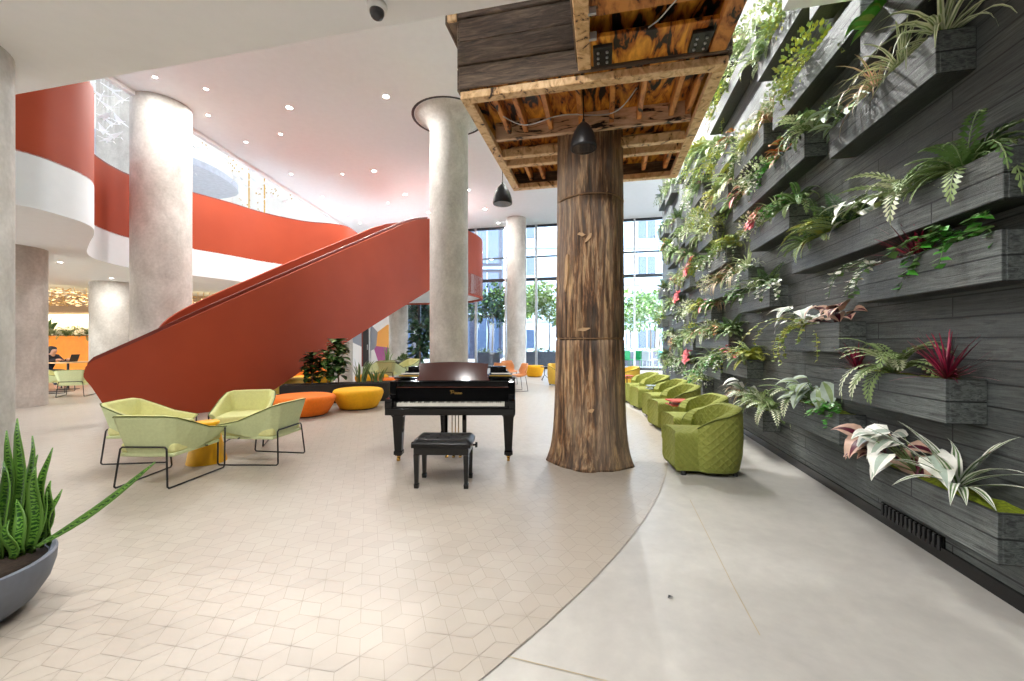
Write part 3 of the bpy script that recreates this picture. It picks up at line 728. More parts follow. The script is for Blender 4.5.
ly = MB()
for x in (-.115, .115): ly.rings([[(x + a * w, .42 + b * w, z) for a, b in ((-1, -1), (1, -1), (1, 1), (-1, 1))] for z, w in ((.12, .022), (.45, .026), (.60, .026))])
ly.box(-.17, .36, .54, .17, .50, .60); ly.box(-.15, .37, .07, .15, .50, .125)
lyo = ly.build('pedal_lyre', 'black_gloss', pn, bevel=.004)
for x in (-.04, 0, .04): MB().tube([(x, .44, .12), (x, .44, .56)], .006, 6).build('pedal_rod', 'brass', lyo, smooth=True)
for x in (-.08, 0, .08): MB().tube([(x, .40, .062), (x, .32, .056), (x, .26, .046)], [.012, .016, .02], 10, flat=.4).build('pedal', 'brass', lyo, smooth=True)
# bench
bx, by = PD(444.5, Y0, 4.08)[:2]
bn = thing('piano_bench', 'black tufted leather piano bench with adjusting knobs', 'bench', (bx, by, 0), -.03)
BW, BD = .285, .19
cu = MB(); nx, ny = 25, 15; rows = []
for i in range(ny):
    row = []
    for j in range(nx):
        u, v = j / (nx - 1), i / (ny - 1); e = min(1, min(u, 1 - u) / .07) ** .5 * min(1, min(v, 1 - v) / .11) ** .5
        tuft = sum(math.exp(-(((u - tu) * 9) ** 2 + ((v - tv) * 6) ** 2)) for tu in (.2, .4, .6, .8) for tv in (.33, .67))
        row.append((-BW + 2 * BW * u, -BD + 2 * BD * v, .432 + .048 * e - .016 * min(1, tuft) * e))
    rows.append(row)
cu.rings(rows, closed=False)
cu.rings([[(-BW, -BD, z), (BW, -BD, z), (BW, BD, z), (-BW, BD, z)] for z in (.395, .433)], caps=False)
cu.build('seat', 'black_leather', bn, smooth=True).modifiers.new('es', 'EDGE_SPLIT').split_angle = .8
for k in (.2, .4, .6, .8):
    for v in (.33, .67): MB().lathe([(.008, 0), (.007, .004), (.002, .006)], 10, (-BW + 2 * BW * k, -BD + 2 * BD * v, .463)).build('tuft_button', 'black_lacquer', bn, smooth=True)
MB().box(-BW + .02, -BD + .012, .325, BW - .02, BD - .012, .395).build('apron', 'black_lacquer', bn, bevel=.004)
for sx in (-1, 1):
    for sy in (-1, 1):
        lg = MB(); X, Y = sx * (BW - .045), sy * (BD - .035)
        lg.rings([[(X + a * w, Y + b * w, z) for a, b in ((-1, -1), (1, -1), (1, 1), (-1, 1))] for z, w in ((0, .021), (.045, .024), (.05, .018), (.33, .026))]); lg.build('leg', 'black_lacquer', bn, bevel=.003)
    kn = MB(); kn.tube([(sx * BW, 0, .385), (sx * (BW + .03), 0, .385)], .010, 10); kn.tube([(sx * (BW + .025), 0, .385), (sx * (BW + .045), 0, .385)], [.028, .026], 16); kn.build('adjusting_knob', 'black_lacquer', bn, smooth=True)

# ================================================================ sled-base lounge chairs
def lounge(label, group=None, fab=('lime_fab', 'lime_fab_in')):
    """front towards -Y"""
    t = thing('lounge_chair', label, 'chair', group=group)
    # plan stations of the shell from one arm tip round the back to the other: x, y, top z, bottom z
    half = [(.315, -.37, .475, .415), (.33, -.30, .485, .385), (.35, -.08, .53, .335), (.345, .12, .615, .31), (.315, .29, .69, .30), (.24, .355, .71, .295), (.0, .365, .712, .295)]
    stn = half + [(-x, y, a, b) for x, y, a, b in reversed(half[:-1])]
    rs = []
    for i, (x, y, zt, zb) in enumerate(stn):
        a, b = stn[max(i - 1, 0)], stn[min(i + 1, len(stn) - 1)]; d = Vector((b[0] - a[0], b[1] - a[1])).normalized(); n = Vector((-d.y, d.x)) * .055   # inward
        if n.dot(Vector((-x, -y + .0))) < 0: n = -n
        lean = 1.0; sl = Vector((x, y)) * (.10 if zt < .5 else .18 if zt < .6 else .28)     # outer face leans out towards the top
        o0 = Vector((x, y)) - sl * .9
        rs.append([(o0.x, o0.y, zb), (x, y, zt - .02), (x + n.x * .25, y + n.y * .25, zt), (x + n.x * .8, y + n.y * .8, zt), (x + n.x * 1.05, y + n.y * 1.05, zt - .02), (o0.x + n.x, o0.y + n.y, zb)])
    mb = MB(); nr = 6; vs = [p for r in rs for p in r]; b0 = len(mb.v); mb.v += vs
    for i in range(len(rs) - 1):
        for k in range(nr):
            k2 = (k + 1) % nr; mb.f.append((i * nr + k, i * nr + k2, (i + 1) * nr + k2, (i + 1) * nr + k)); mb.mi.append(1 if k in (2, 3, 4) else 0)
    mb.f.append(tuple(reversed(range(nr)))); mb.mi.append(0); mb.f.append(tuple((len(rs) - 1) * nr + k for k in range(nr))); mb.mi.append(0)
    sh = mb.build('shell', fab, t, bevel=.012, seg=2)
    mb = MB(); mb.tube([(r[1][0], r[1][1], r[1][2] + .012) for r in rs], .006, 6); mb.build('piping', 'piping', sh, smooth=True)
    MB().box(-.27, -.36, .33, .27, .27, .43).build('seat_cushion', fab[1], t, bevel=.03, seg=3)
    MB().box(-.27, -.33, .30, .27, .28, .335).build('seat_base', fab[0], t, bevel=.01)
    fr = []
    R = .045
    def corner(p, q, r_):
        p, q, r_ = Vector(p), Vector(q), Vector(r_); a = q + (p - q).normalized() * R; c = q + (r_ - q).normalized() * R
        return [a, a.lerp(q, .6), c.lerp(q, .6), c]
    pts = [(-.325, -.335, .46), (-.30, -.36, .012), (-.26, .335, .012), (-.225, .305, .40), (.225, .305, .40), (.26, .335, .012), (.30, -.36, .012), (.325, -.335, .46)]
    path = [Vector(pts[0])]
    for i in range(1, len(pts) - 1): path += corner(pts[i - 1], pts[i], pts[i + 1])
    path.append(Vector(pts[-1]))
    MB().tube(path, .0085, 8).build('sled_frame', 'black_metal', t, smooth=True)
    MB().tube([(-.295, -.12, .315), (.295, -.12, .315)], .008, 8).build('cross_bar', 'black_metal', t, smooth=True)
    return t
ch1 = lounge('pale green lounge chair with its back to the viewer, behind the long snake plant leaf'); ch1.location = (-3.53, 4.22, 0); ch1.rotation_euler[2] = PI - .02
dup(ch1, (-4.42, 4.98, 0), PI / 2 + .18, 'pale green lounge chair facing the yellow stool from the column side')
dup(ch1, (-3.74, 5.72, 0), .32, 'pale green lounge chair against the red stair, seat facing the viewer')
dup(ch1, (-2.97, 4.92, 0), -PI / 2 - .08, 'pale green lounge chair beside the orange ottoman, seen from its outer side')
for (px, d, rz, lab) in ((52, 11.4, PI / 2 + .5, 'darker green lounge chair near the person with the laptop'), (76, 10.8, PI + .5, 'darker green lounge chair close to the foot of the red stair')):
    x, y = pc(px, d); dup(ch1, (x, y, 0), rz, lab)
for (px, d, rz, lab) in ((382, 14.6, -2.4, 'green lounge chair behind the snake plants'), (391, 13.6, 2.9, 'green lounge chair turned away just behind the snake plants'), (407, 15.5, -.6, 'pale green lounge chair by the dark window behind the piano')):
    x, y = pc(px, d); dup(ch1, (x, y, 0), rz, lab, scale=1.12)
def stool(x, y, label):
    t = thing('side_stool', label, 'stool', (x, y, 0))
    MB().lathe([(.0, 0), (.198, 0), (.2, .012), (.115, .44), (.118, .445)], 40).build('body', 'yellow_lac', t, smooth=True).modifiers.new('es', 'EDGE_SPLIT').split_angle = .7
    MB().lathe([(.118, .445), (.124, .452), (.122, .475), (.112, .482), (.0, .483)], 40).build('top', 'yellow_lac', t, smooth=True); return t
stool(-3.59, 4.80, 'yellow tapered stool between the pale green lounge chairs')
stool(*pc(36, 10.4), 'yellow tapered stool under the mezzanine beside the concrete column')

# ================================================================ ottomans
def ottoman(x, y, r, h, mat, label, sx=1.0, group=None):
    t = thing('ottoman', label, 'ottoman', (x, y, 0), group=group)
    prof = [(r * .70, .03), (r * .74, .032), (r * .80, h * .2), (r * .93, h * .5), (r, h * .76), (r * .995, h * .86), (r * .95, h * .95), (r * .86, h * .99), (r * .4, h), (0.0, h)]
    MB().lathe(prof, 48, sx=sx).build('cushion', mat, t, smooth=True)
    MB().lathe([(r * .66, 0), (r * .66, .034)], 40, sx=sx).build('plinth', 'black_metal', t)
    mb = MB(); mb.tube([(r * .745 * math.cos(a) * sx, r * .745 * math.sin(a), .05) for a in (-1.0,)] + [(q * math.cos(-1.0) * sx * 1.004, q * math.sin(-1.0) * 1.004, z) for q, z in prof[2:6]], .004, 5); mb.build('seam', mat, t, smooth=True)
    return t
ottoman(*pc(303.5, 7.9), .575, .40, 'orange_fab', 'large orange ottoman before the black planter trough')
ottoman(*pc(358.5, 8.75), .515, .43, 'yellow_fab', 'large yellow ottoman before the snake plants')
ottoman(*pc(534.5, 16.9), .40, .48, 'yellow_fab', 'yellow ottoman on the open floor near the glazing')
ottoman(*pc(312, 12.2), .55, .42, 'yellow_fab', 'yellow ottoman behind the trough under the red stair')
ottoman(*pc(372, 12.6), .5, .42, 'yellow_fab', 'yellow ottoman half hidden behind the snake plants')
ottoman(*pc(386, 11.6), .42, .40, 'orange_fab', 'orange ottoman half hidden by the end of the piano')
ottoman(*pc(288, 11.2), .42, .44, 'mustard_fab', 'mustard ottoman under the lower edge of the red stair')
def orange_box(px, d, w, z0, z1, label):
    x, y = pc(px, d); t = thing('orange_bench', label, 'bench', (x, y, 0))
    MB().box(-w, -.3, .05, w, .3, .42).build('seat', 'orange_fab', t, bevel=.04, seg=3); MB().box(-w, .2, .42, w, .34, z1).build('backrest', 'peach_shell', t, bevel=.04, seg=3); MB().box(-w + .05, -.25, 0, w - .05, .25, .05).build('plinth', 'black_metal', t)
orange_box(307, 15.2, .75, 0, .95, 'orange bench far behind the fig trees')

# ================================================================ olive tub armchairs
def tub(label, mat='quilt', group=None):
    """front towards -Y"""
    t = thing('tub_armchair', label, 'armchair', group=group)
    N = 41; rs = []; us = []
    def sup(a, rx, ry, e=.72):
        c, s = math.cos(a), math.sin(a); return (rx * math.copysign(abs(c) ** e, c), ry * math.copysign(abs(s) ** e, s))
    for i in range(N):
        u = -1 + 2 * i / (N - 1); a = PI / 2 + u * 2.42
        q = abs(u); zt = .715 - .20 * max(0, (q - .25) / .75) ** 1.35
        px_, py_ = sup(a, .39, .37)
        if math.sin(a) < 0: py_ *= .72
        P = Vector((px_, py_)); th = .095
        inn = Vector((px_ * (1 - th / .39), py_ - math.copysign(th, py_) * min(1, abs(py_) / .2)))
        def at(s, z): return (P.x * s, P.y * s, z)
        rs.append([at(.86, .045), at(.90, .07), at(.975, .22), at(1.0, .38), at(.985, zt - .07), at(.965, zt - .015), at(.93, zt), (inn.x * 1.0, inn.y * 1.0, zt - .012), (inn.x * .97, inn.y * .97, zt - .06), (inn.x * .93, inn.y * .93, .40), (inn.x * .9, inn.y * .9, .25)])
    mb = MB(); b = mb.rings(rs); nr = len(rs[0]); L = 0
    for i, r in enumerate(rs):
        if i: L += (Vector(rs[i][3]) - Vector(rs[i - 1][3])).length
        for k, p in enumerate(r): mb.uv[b + i * nr + k] = (L, p[2])
    sh = mb.build('shell', mat, t, smooth=True); m = sh.modifiers.new('es', 'EDGE_SPLIT'); m.split_angle = 1.0
    MB().tube([(r[5][0] * 1.01, r[5][1] * 1.01, r[5][2]) for r in rs], .008, 6).build('piping', 'piping', sh, smooth=True)
    st_ = MB(); sec = [(-.27, .05), (-.275, .10), (-.285, .40), (-.27, .435), (-.22, .452), (0, .462), (.22, .452), (.27, .435), (.285, .40), (.275, .10), (.27, .05)]
    rr = []
    for y, k in ((-.46, .9), (-.475, .96), (-.47, 1.0), (-.40, 1.01), (-.2, 1.0), (.1, .98), (.26, .9)): rr.append([(x * (k if y > -.3 else min(1.0, k * 1.0)), y + (.02 if z < .1 and y < -.3 else 0) + (.03 if z > .44 and y < -.44 else 0), z) for x, z in sec])
    b = st_.rings(list(reversed(rr)))
    for i in range(len(rr)):
        for k in range(len(sec)): st_.uv[b + i * len(sec) + k] = (rr[0][k][0] + .5, st_.v[b + i * len(sec) + k][1] + sec[k][1])
    st_.build('seat_cushion', mat, t, smooth=True).modifiers.new('es', 'EDGE_SPLIT').split_angle = .9
    for sx in (-1, 1):
        for y in (-.36, .24): MB().lathe([(.028, 0), (.028, .05)], 12, (sx * .24, y, 0)).build('foot', 'black_metal', t)
    return t
AC = Vector((-7.3174, 8.4133))
def tubspec(px, d, lab, extra=0.0):
    x, y = pc(px, d); v = (AC - Vector((x, y))).normalized(); return (x, y, 0), math.atan2(v.y, v.x) + PI / 2 + extra, lab
specs = [tubspec(707, 4.52, 'olive green quilted tub armchair at the near end of the row', .30), tubspec(699, 5.42, 'olive quilted tub armchair directly behind the near end one', .25),
         tubspec(677.5, 6.75, 'olive quilted tub armchair just beyond the red side table', .18), tubspec(668, 7.68, 'fourth olive quilted tub armchair along the row from its near end', .1),
         tubspec(652.5, 8.75, 'fifth olive quilted tub armchair along the row from its near end', .05), tubspec(643, 9.55, 'sixth olive quilted tub armchair along the row from its near end', 0)]
tb = tub(specs[0][2]); tb.location, rz0 = specs[0][0], specs[0][1]; tb.rotation_euler[2] = rz0; tb.scale = (.88, .88, 1.0)
for l, r_, lab in specs[1:]: dup(tb, l, r_, lab)
plain('mustard_quilt', S(204, 168, 60), .8, var=.06, scale=20)
tm = tub('mustard yellow tub armchair half hidden behind the trunk', 'mustard_quilt'); x, y = pc(626, 12.0); tm.location = (x, y, 0); tm.rotation_euler[2] = -1.5
tm2 = tub('pale mustard armchair on the open floor beside the trunk', 'mustard_fab'); x, y = pc(560, 13.6); tm2.location = (x, y, 0); tm2.rotation_euler[2] = .5
def side_table(px, d, z, mat, label, r=.15):
    x, y = pc(px, d); t = thing('side_table', label, 'table', (x, y, 0))
    MB().box(-r, -r, z - .02, r, r, z).build('table_top', mat, t, bevel=.006); MB().box(-r, -r, z - .075, r, r, z - .06).build('lower_shelf', mat, t, bevel=.004)
    MB().tube([(0, 0, .012), (0, 0, z - .02)], .014, 8).build('post', 'black_metal', t); MB().lathe([(.13, 0), (.13, .012), (.02, .016)], 24).build('base', 'black_metal', t)
    for sx in (-1, 1): MB().box(sx * r * .9 - .005, -.01, z - .062, sx * r * .9 + .005, .01, z - .018).build('bracket', 'black_metal', t)
    return t
side_table(679, 6.02, .56, 'red_felt', 'small red side table between the olive armchairs')
side_table(653.5, 8.1, .56, 'steel', 'small grey side table between the fourth and fifth olive armchairs', .12)
side_table(627, 10.6, .56, 'red_felt', 'small red side table at the far end of the armchair row', .14)
x, y = pc(544.5, 15.2); t = thing('tripod_table', 'tiny black tripod table between the yellow ottoman and mustard armchair', 'table', (x, y, 0))
MB().lathe([(.16, .5), (.16, .52)], 20).build('table_top', 'black_metal', t); MB().tube([(0, 0, .2), (0, 0, .5)], .012, 6).build('post', 'black_metal', t)
for k in range(3): MB().tube([(0, 0, .22), (.2 * math.cos(k * 2.1), .2 * math.sin(k * 2.1), 0.01)], .01, 6).build('leg', 'black_metal', t)
# peach shell chairs beyond the piano
def shell_chair(px, d, rz, label, sc_=1.0):
    x, y = pc(px, d); t = thing('shell_chair', label, 'chair', (x, y, 0), rz); t.scale = (sc_,) * 3
    mb = MB(); rs = []
    prof = [(-.24, .44), (-.2, .43), (0, .42), (.16, .44), (.22, .52), (.26, .66), (.29, .80)]
    for i, (y_, z_) in enumerate(prof):
        hw = (.20, .22, .24, .25, .25, .24, .17)[i]; rs.append([(hw * s, y_ - abs(s) ** 2 * (.10 if i > 3 else 0), z_ + abs(s) ** 2 * (.06 if 0 < i < 5 else 0)) for s in (-1, -.75, -.4, 0, .4, .75, 1)])
    mb.rings(rs, closed=False); o_ = mb.build('seat_shell', 'peach_shell', t, smooth=True); m = o_.modifiers.new('so', 'SOLIDIFY'); m.thickness = .02
    for sx in (-1, 1): MB().tube([(sx * .19, -.18, .42), (sx * .22, -.2, .012), (sx * .22, .22, .012), (sx * .19, .16, .43)], .009, 6).build('leg', 'black_metal', t)
    return t
shell_chair(518, 11.9, -1.2, 'peach shell chair with wire legs beside the piano')
shell_chair(503, 12.6, 2.6, 'peach shell chair peeping over the piano end')
shell_chair(509, 13.8, .4, 'peach shell chair farther behind the piano')

# ================================================================ seating corner under the mezzanine
x, y = pc(62, 15.2); t = thing('orange_planter', 'long orange planter wall filled with green plants under the mezzanine', 'planter', (x, y, 0))
MB().box(-3.6, 0, 0, 3.2, .5, 1.67).build('box', 'orange_paint', t, bevel=.02); MB().box(-3.5, .06, 1.65, 3.1, .44, 1.69).build('soil', 'soil', t)
OPX, OPY = x, y
x, y = pc(68, 12.3); t = thing('work_table', 'small wooden table with an open laptop under the mezzanine', 'table', (x, y, 0))
MB().lathe([(.42, .80), (.42, .835), (0, .835)], 32, sx=1.2).build('table_top', 'table_top', t, smooth=True).modifiers.new('es', 'EDGE_SPLIT').split_angle = .6
MB().tube([(0, 0, .02), (0, 0, .8)], .03, 10).build('post', 'black_metal', t); MB().lathe([(.25, 0), (.25, .015), (.03, .03)], 24).build('base', 'black_metal', t)
t2 = thing('laptop', 'open black laptop on the small wooden table', 'laptop', (x + .02, y, .836), -PI / 2 + .25)
MB().box(-.16, -.11, 0, .16, .11, .015).build('base', 'black_metal', t2, bevel=.003); mb = MB(); mb.rings([[(-.16, .11, .012), (.16, .11, .012), (.16, .12, .012), (-.16, .12, .012)], [(-.16, .17, .22), (.16, .17, .22), (.16, .18, .22), (-.16, .18, .22)]]); mb.build('screen', 'black_gloss', t2)
def person():
    x, y = pc(44, 12.3); t = thing('person', 'seated person in a dark hooded jacket leaning to a laptop', 'person', (x, y, 0))
    def skin_(name, joints, bones, mat, par, sub=2):
        me = bpy.data.meshes.new(name); me.from_pydata([j[0] for j in joints], bones, []); o = bpy.data.objects.new(name, me); COL.objects.link(o); o.parent = par
        me.materials.append(M[mat]); md = o.modifiers.new('sk', 'SKIN'); md.use_smooth_shade = True
        for v, j in zip(me.skin_vertices[0].data, joints): v.radius = j[1] if isinstance(j[1], tuple) else (j[1], j[1])
        me.skin_vertices[0].data[0].use_root = True
        s = o.modifiers.new('ss', 'SUBSURF'); s.levels = sub; s.render_levels = sub; return o
    # faces +X; pelvis on the seat at .5 m
    J = [((0, 0, .55), (.15, .17)), ((.06, 0, .75), (.13, .17)), ((.16, 0, .96), (.12, .19)), ((.22, 0, 1.06), (.06, .07)), ((.29, 0, 1.15), (.085, .075)), ((.31, 0, 1.24), (.075, .065)),
         ((.17, .19, .98), .06), ((.30, .26, .80), .047), ((.58, .14, .905), .034), ((.66, .12, .895), .028), ((.17, -.19, .98), .06), ((.30, -.26, .80), .047), ((.58, -.14, .905), .034), ((.66, -.12, .895), .028),
         ((.08, .1, .52), .085), ((.5, .12, .54), .06), ((.5, .12, .1), .042), ((.62, .12, .05), .035), ((.08, -.1, .52), .085), ((.5, -.12, .54), .06), ((.5, -.12, .1), .042), ((.62, -.12, .05), .035)]
    B = [(0, 1), (1, 2), (2, 3), (3, 4), (4, 5), (2, 6), (6, 7), (7, 8), (8, 9), (2, 10), (10, 11), (11, 12), (12, 13), (0, 14), (14, 15), (15, 16), (16, 17), (0, 18), (18, 19), (19, 20), (20, 21)]
    skin_('body', J, B, 'skin', t)
    skin_('jacket', [((0, 0, .58), (.17, .20)), ((.06, 0, .76), (.155, .20)), ((.16, 0, .97), (.14, .215)), ((.18, 0, 1.06), (.1, .12)), ((.17, .2, .98), .08), ((.30, .27, .80), .065), ((.56, .15, .905), .045), ((.17, -.2, .98), .08), ((.30, -.27, .80), .065), ((.56, -.15, .905), .045)],
          [(0, 1), (1, 2), (2, 3), (2, 4), (4, 5), (5, 6), (2, 7), (7, 8), (8, 9)], 'jacket', t)
    skin_('hood', [((.13, 0, 1.06), (.09, .11)), ((.21, 0, 1.15), (.115, .11)), ((.255, 0, 1.25), (.115, .105)), ((.27, 0, 1.30), (.08, .08))], [(0, 1), (1, 2), (2, 3)], 'jacket', t)
    for s in (-1, 1):                                                  # five fingers on the keys
        for k in range(4): MB().tube([(.67, s * (.10 + .018 * k), .893), (.71, s * (.10 + .018 * k), .895), (.735, s * (.10 + .018 * k), .880)], [.008, .0075, .006], 6).build('finger', 'skin', t, smooth=True)
        MB().tube([(.64, s * .095, .89), (.67, s * .075, .89), (.69, s * .07, .884)], [.009, .008, .006], 6).build('thumb', 'skin', t, smooth=True)
    skin_('trousers', [((0, 0, .55), (.165, .185)), ((.1, .1, .52), .1), ((.5, .12, .54), .075), ((.5, .12, .13), .06), ((.1, -.1, .52), .1), ((.5, -.12, .54), .075), ((.5, -.12, .13), .06)], [(0, 1), (1, 2), (2, 3), (0, 4), (4, 5), (5, 6)], 'facade_dark', t)
    c = thing('lobby_chair', 'tan and grey upholstered chair holding the seated person', 'chair', (x, y, 0), -PI / 2)
    MB().box(-.3, -.3, .28, .3, .28, .42).build('seat', 'grey_paint', c, bevel=.05, seg=3); MB().box(-.32, -.44, .28, .32, -.3, .82).build('backrest', 'tan_paint', c, bevel=.05, seg=3)
    for sx in (-1, 1):
        for yy in (-.34, .22): MB().tube([(sx * .26, yy, .3), (sx * .28, yy, 0)], .018, 8).build('leg', 'black_metal', c)
person()
# glittering gold light sculpture under the mezzanine ceiling
def glitter(px0, px1, d, z0, z1, n, label):
    a, b = PD(px0, Y0, d), PD(px1, Y0, d); t = thing('hanging_gold_chandelier', label, 'chandelier', ((a.x + b.x) / 2, d, 0)); hw = (b.x - a.x) / 2; rr = random.Random(int(px0)); mb = MB()
    for _ in range(n):
        x, y = rr.uniform(-hw, hw), rr.uniform(-.8, .8); z = z0 + (z1 - z0) * rr.random() ** 1.3; s = rr.uniform(.05, .11); aa = rr.uniform(0, PI); mb.blade([(x, y, z), (x + s * math.cos(aa), y + s * math.sin(aa), z - s * .3), (x + 2 * s * math.cos(aa), y + 2 * s * math.sin(aa), z)], [.01, s * .5, .01], None, (rr.choice((0, 0, 1)),))
    tag(mb.build('gold_leaves', ('gold', 'lamp_gold'), t), kind='stuff')
    for k in range(5): MB().tube([(-hw + hw * 2 * (k + .5) / 5, 0, z0), (-hw + hw * 2 * (k + .5) / 5, 0, ZM0)], .006, 5).build('rod', 'gold', t)
emit('lamp_gold', (1, .8, .45, 1), 0.9)
glitter(34, 92, 15.5, 2.88, 3.42, 420, 'wide gold leaf chandelier under the mezzanine above the orange planter')
glitter(184, 212, 17.0, 2.75, 3.3, 160, 'smaller gold leaf chandelier glimpsed between the column and the red stair')
l = bpy.data.lights.new('cove', 'AREA'); l.shape = 'RECTANGLE'; l.size = 10; l.size_y = .15; l.energy = 60; l.color = (1, .86, .62)
o = bpy.data.objects.new('cove_light', l); COL.objects.link(o); o.location = (-21, 19.2, 2.74); o.rotation_euler = (0.35, 0, 0)

# ================================================================ paper birds in the atrium
def bird_mesh():
    mb = MB(); V = Vector
    def plate(a, b, c, th=.006):
        n = (V(b) - V(a)).cross(V(c) - V(a)).normalized() * th
        p = [V(a), V(b), V(c)]; mb.add([q + n for q in p] + [q - n for q in p], [(0, 1, 2), (5, 4, 3), (0, 3, 4, 1), (1, 4, 5, 2), (2, 5, 3, 0)])
    plate((0, -.10, 0), (0, .12, .0), (.34, .02, .16)); plate((0, -.10, 0), (0, .12, .0), (-.34, .02, .16))
    plate((0, -.08, .0), (0, .10, .0), (0, .0, -.14)); plate((0, .10, 0), (0, .05, -.06), (0, .34, -.22)); plate((0, -.08, 0), (0, -.03, -.05), (0, -.30, .10)); plate((0, -.30, .10), (0, -.27, .06), (0, -.40, .03))
    return mb
bm_ = bird_mesh().mesh('paper_bird', ['paper_bird'], False)
bw = MB().tube([(0, 0, .0), (0, 0, 1.6)], .004, 4).mesh('cord', ['paper_bird'])
rr = random.Random(21); first = None
spots = [(101, 96), (108, 107), (113, 91), (104, 117), (112, 124), (119, 121), (103, 131), (107, 140), (114, 136), (122, 100), (193, 170), (190, 153), (196, 148),
         (228, 160), (236, 158), (236, 178), (243, 180), (247, 186), (252, 166), (254, 181), (257, 190), (260, 176), (262, 200), (272, 198), (284, 201), (271, 212), (276, 212), (250, 172), (258, 168), (266, 184)]
for k, (px, py) in enumerate(spots):
    d = 12.4 + .23 * (k * 7 % 10) if px < 130 else 16.2 + .24 * (k * 7 % 20); p = PD(px, py, d)
    if p.x > -9.75: p = PD(px, py, (-9.9 - .1 * (k % 3)) * F / (px - 512))
    t = thing('hanging_paper_bird', 'white folded paper bird hanging in the bright atrium above the red balustrade', 'paper bird', p, rr.uniform(0, 6.28), 'white paper birds in the atrium')
    t.scale = (.9,) * 3 if px < 130 else (.8,) * 3
    for nm, me in (('folded_body', bm_), ('cord', bw)):
        o = bpy.data.objects.new(nm, me); COL.objects.link(o); o.parent = t
for px, d in ((249, 19.6), (264.5, 20.3)):
    p = PD(px, 180, d); t = thing('hanging_gold_rod', 'thin gold rod hanging in the atrium, %s' % ('nearer the tall column' if px < 255 else 'nearer the stair head'), 'rod', (p.x, p.y, 6.4))
    MB().tube([(0, 0, 0), (0, 0, 6)], .03, 8).build('rod', 'gold', t)
# dark fallen leaf on the concrete and the vent low in the timber wall
p = PZ(668, 598.5); tag((lambda mb: mb.blade([(0, 0, .004), (.012, .006, .012), (.03, .008, .006)], [.002, .01, .002]).build('fallen_leaf', 'black_metal', loc=(p.x, p.y, 0)))(MB()), 'tiny dark fallen leaf lying on the open concrete floor', 'leaf')
v = W(XW - .001, 3.45, .105); t = thing('wall_vent', 'long black slotted vent low in the timber wall under the lowest planter', 'vent', v, -TH)
MB().box(-.012, -.30, -.05, 0, .30, .05).build('backing', 'black_lacquer', t)
for k in range(14): MB().box(-.022, -.285 + k * .042, -.045, -.012, -.263 + k * .042, .045).build('slat', 'black_metal', t)
# ================================================================ plants: foliage builders (front of a plant is -X, the wall is +X)
def arch(az, el0, L, droop, n=6, start=(0, 0, 0)):
    """points of a stem that leaves at elevation el0 and bends down"""
    p = Vector(start); out = [p.copy()]; el = el0; st = L / n
    for k in range(n):
        p = p + Vector((math.cos(az) * math.cos(el), math.sin(az) * math.cos(el), math.sin(el))) * st; out.append(p.copy()); el -= droop / n
    return out
def clampx(mb, lim=.062):
    mb.v = [(min(x, lim + .002 * math.sin(z * 90 + y * 70)), y, z) for x, y, z in mb.v]; return mb
def frontaz(rr, spread=1.9): return PI + rr.uniform(-spread, spread)
def fern(rr, L=.34, n=30, droop=1.9, wid=.038, mis=(0, 1), lv=14):
    mb = MB()
    for i in range(n):
        az = frontaz(rr, 2.2); pts = arch(az, rr.uniform(.5, 1.35), L * rr.uniform(.65, 1.15), droop * rr.uniform(.6, 1.25), lv); m = rr.choice(mis)
        mb.tube(pts[::2] + [pts[-1]], .0025, 3, mis[0])
        for k in range(1, len(pts)):
            t = k / (len(pts) - 1); w = wid * math.sin(PI * min(1, .12 + t * .86)) ** .8 * (1.0 if k < len(pts) - 1 else .4)
            d = (pts[k] - pts[k - 1]).normalized(); sd = d.cross(Vector((0, 0, 1))); sd = sd.normalized() if sd.length > .01 else Vector((0, 1, 0))
            for s in (-1, 1):
                q = pts[k]; tip = q + (sd * s + d * .45 + Vector((0, 0, -.12))) * w; e = d * (.30 * L / lv + .006)
                mb.add([q - e, (q + tip) / 2 - e * .9, tip, (q + tip) / 2 + e * .9], [(0, 1, 2, 3)], m)
    return mb
def spider(rr, L=.34, n=34, wid=.010, droop=2.2, mis=(0, 1, 0), el=(.4, 1.45)):
    mb = MB()
    for i in range(n):
        pts = arch(frontaz(rr, 2.3), rr.uniform(*el), L * rr.uniform(.6, 1.2), droop * rr.uniform(.5, 1.2), 7); w = wid * rr.uniform(.7, 1.2)
        mb.blade(pts, [w * .6, w, w, w * .95, w * .8, w * .6, w * .35, .001], Vector((0, 0, 1)), mis, .25)
    return mb
def spiky(rr, L=.25, n=74, wid=.0055, mis=(0, 1)):
    mb = MB()
    for i in range(n):
        pts = arch(frontaz(rr, 2.8), rr.uniform(.1, 1.5), L * rr.uniform(.7, 1.1), rr.uniform(.0, .7), 4); m = rr.choice(mis)
        mb.blade(pts, [wid * .7, wid, wid * .8, wid * .5, .001], Vector((0, 0, 1)), (m,), .3)
    return mb
def ivy(rr, L=.42, n=9, leaf=.038, mis=(0, 1), hang=2.6, el=(.2, .9), step=12):
    mb = MB()
    for i in range(n):
        pts = arch(frontaz(rr, 1.5), rr.uniform(*el), L * rr.uniform(.5, 1.2), hang * rr.uniform(.7, 1.0), step)
        mb.tube(pts[::3] + [pts[-1]], .002, 3, mis[0])
        for k in range(1, len(pts)):
            for s in range(2):
                az = rr.uniform(0, 2 * PI); d = Vector((math.cos(az) * .8 - .3, math.sin(az), rr.uniform(-.7, .2))).normalized(); s_ = leaf * rr.uniform(.6, 1.25); q = pts[k]
                sd = d.cross(Vector((-.5, 0, 1))).normalized()
                mb.add([q, q + d * s_ * .35 + sd * s_ * .5, q + d * s_, q + d * s_ * .35 - sd * s_ * .5], [(0, 1, 2, 3)], rr.choice(mis))
    return mb
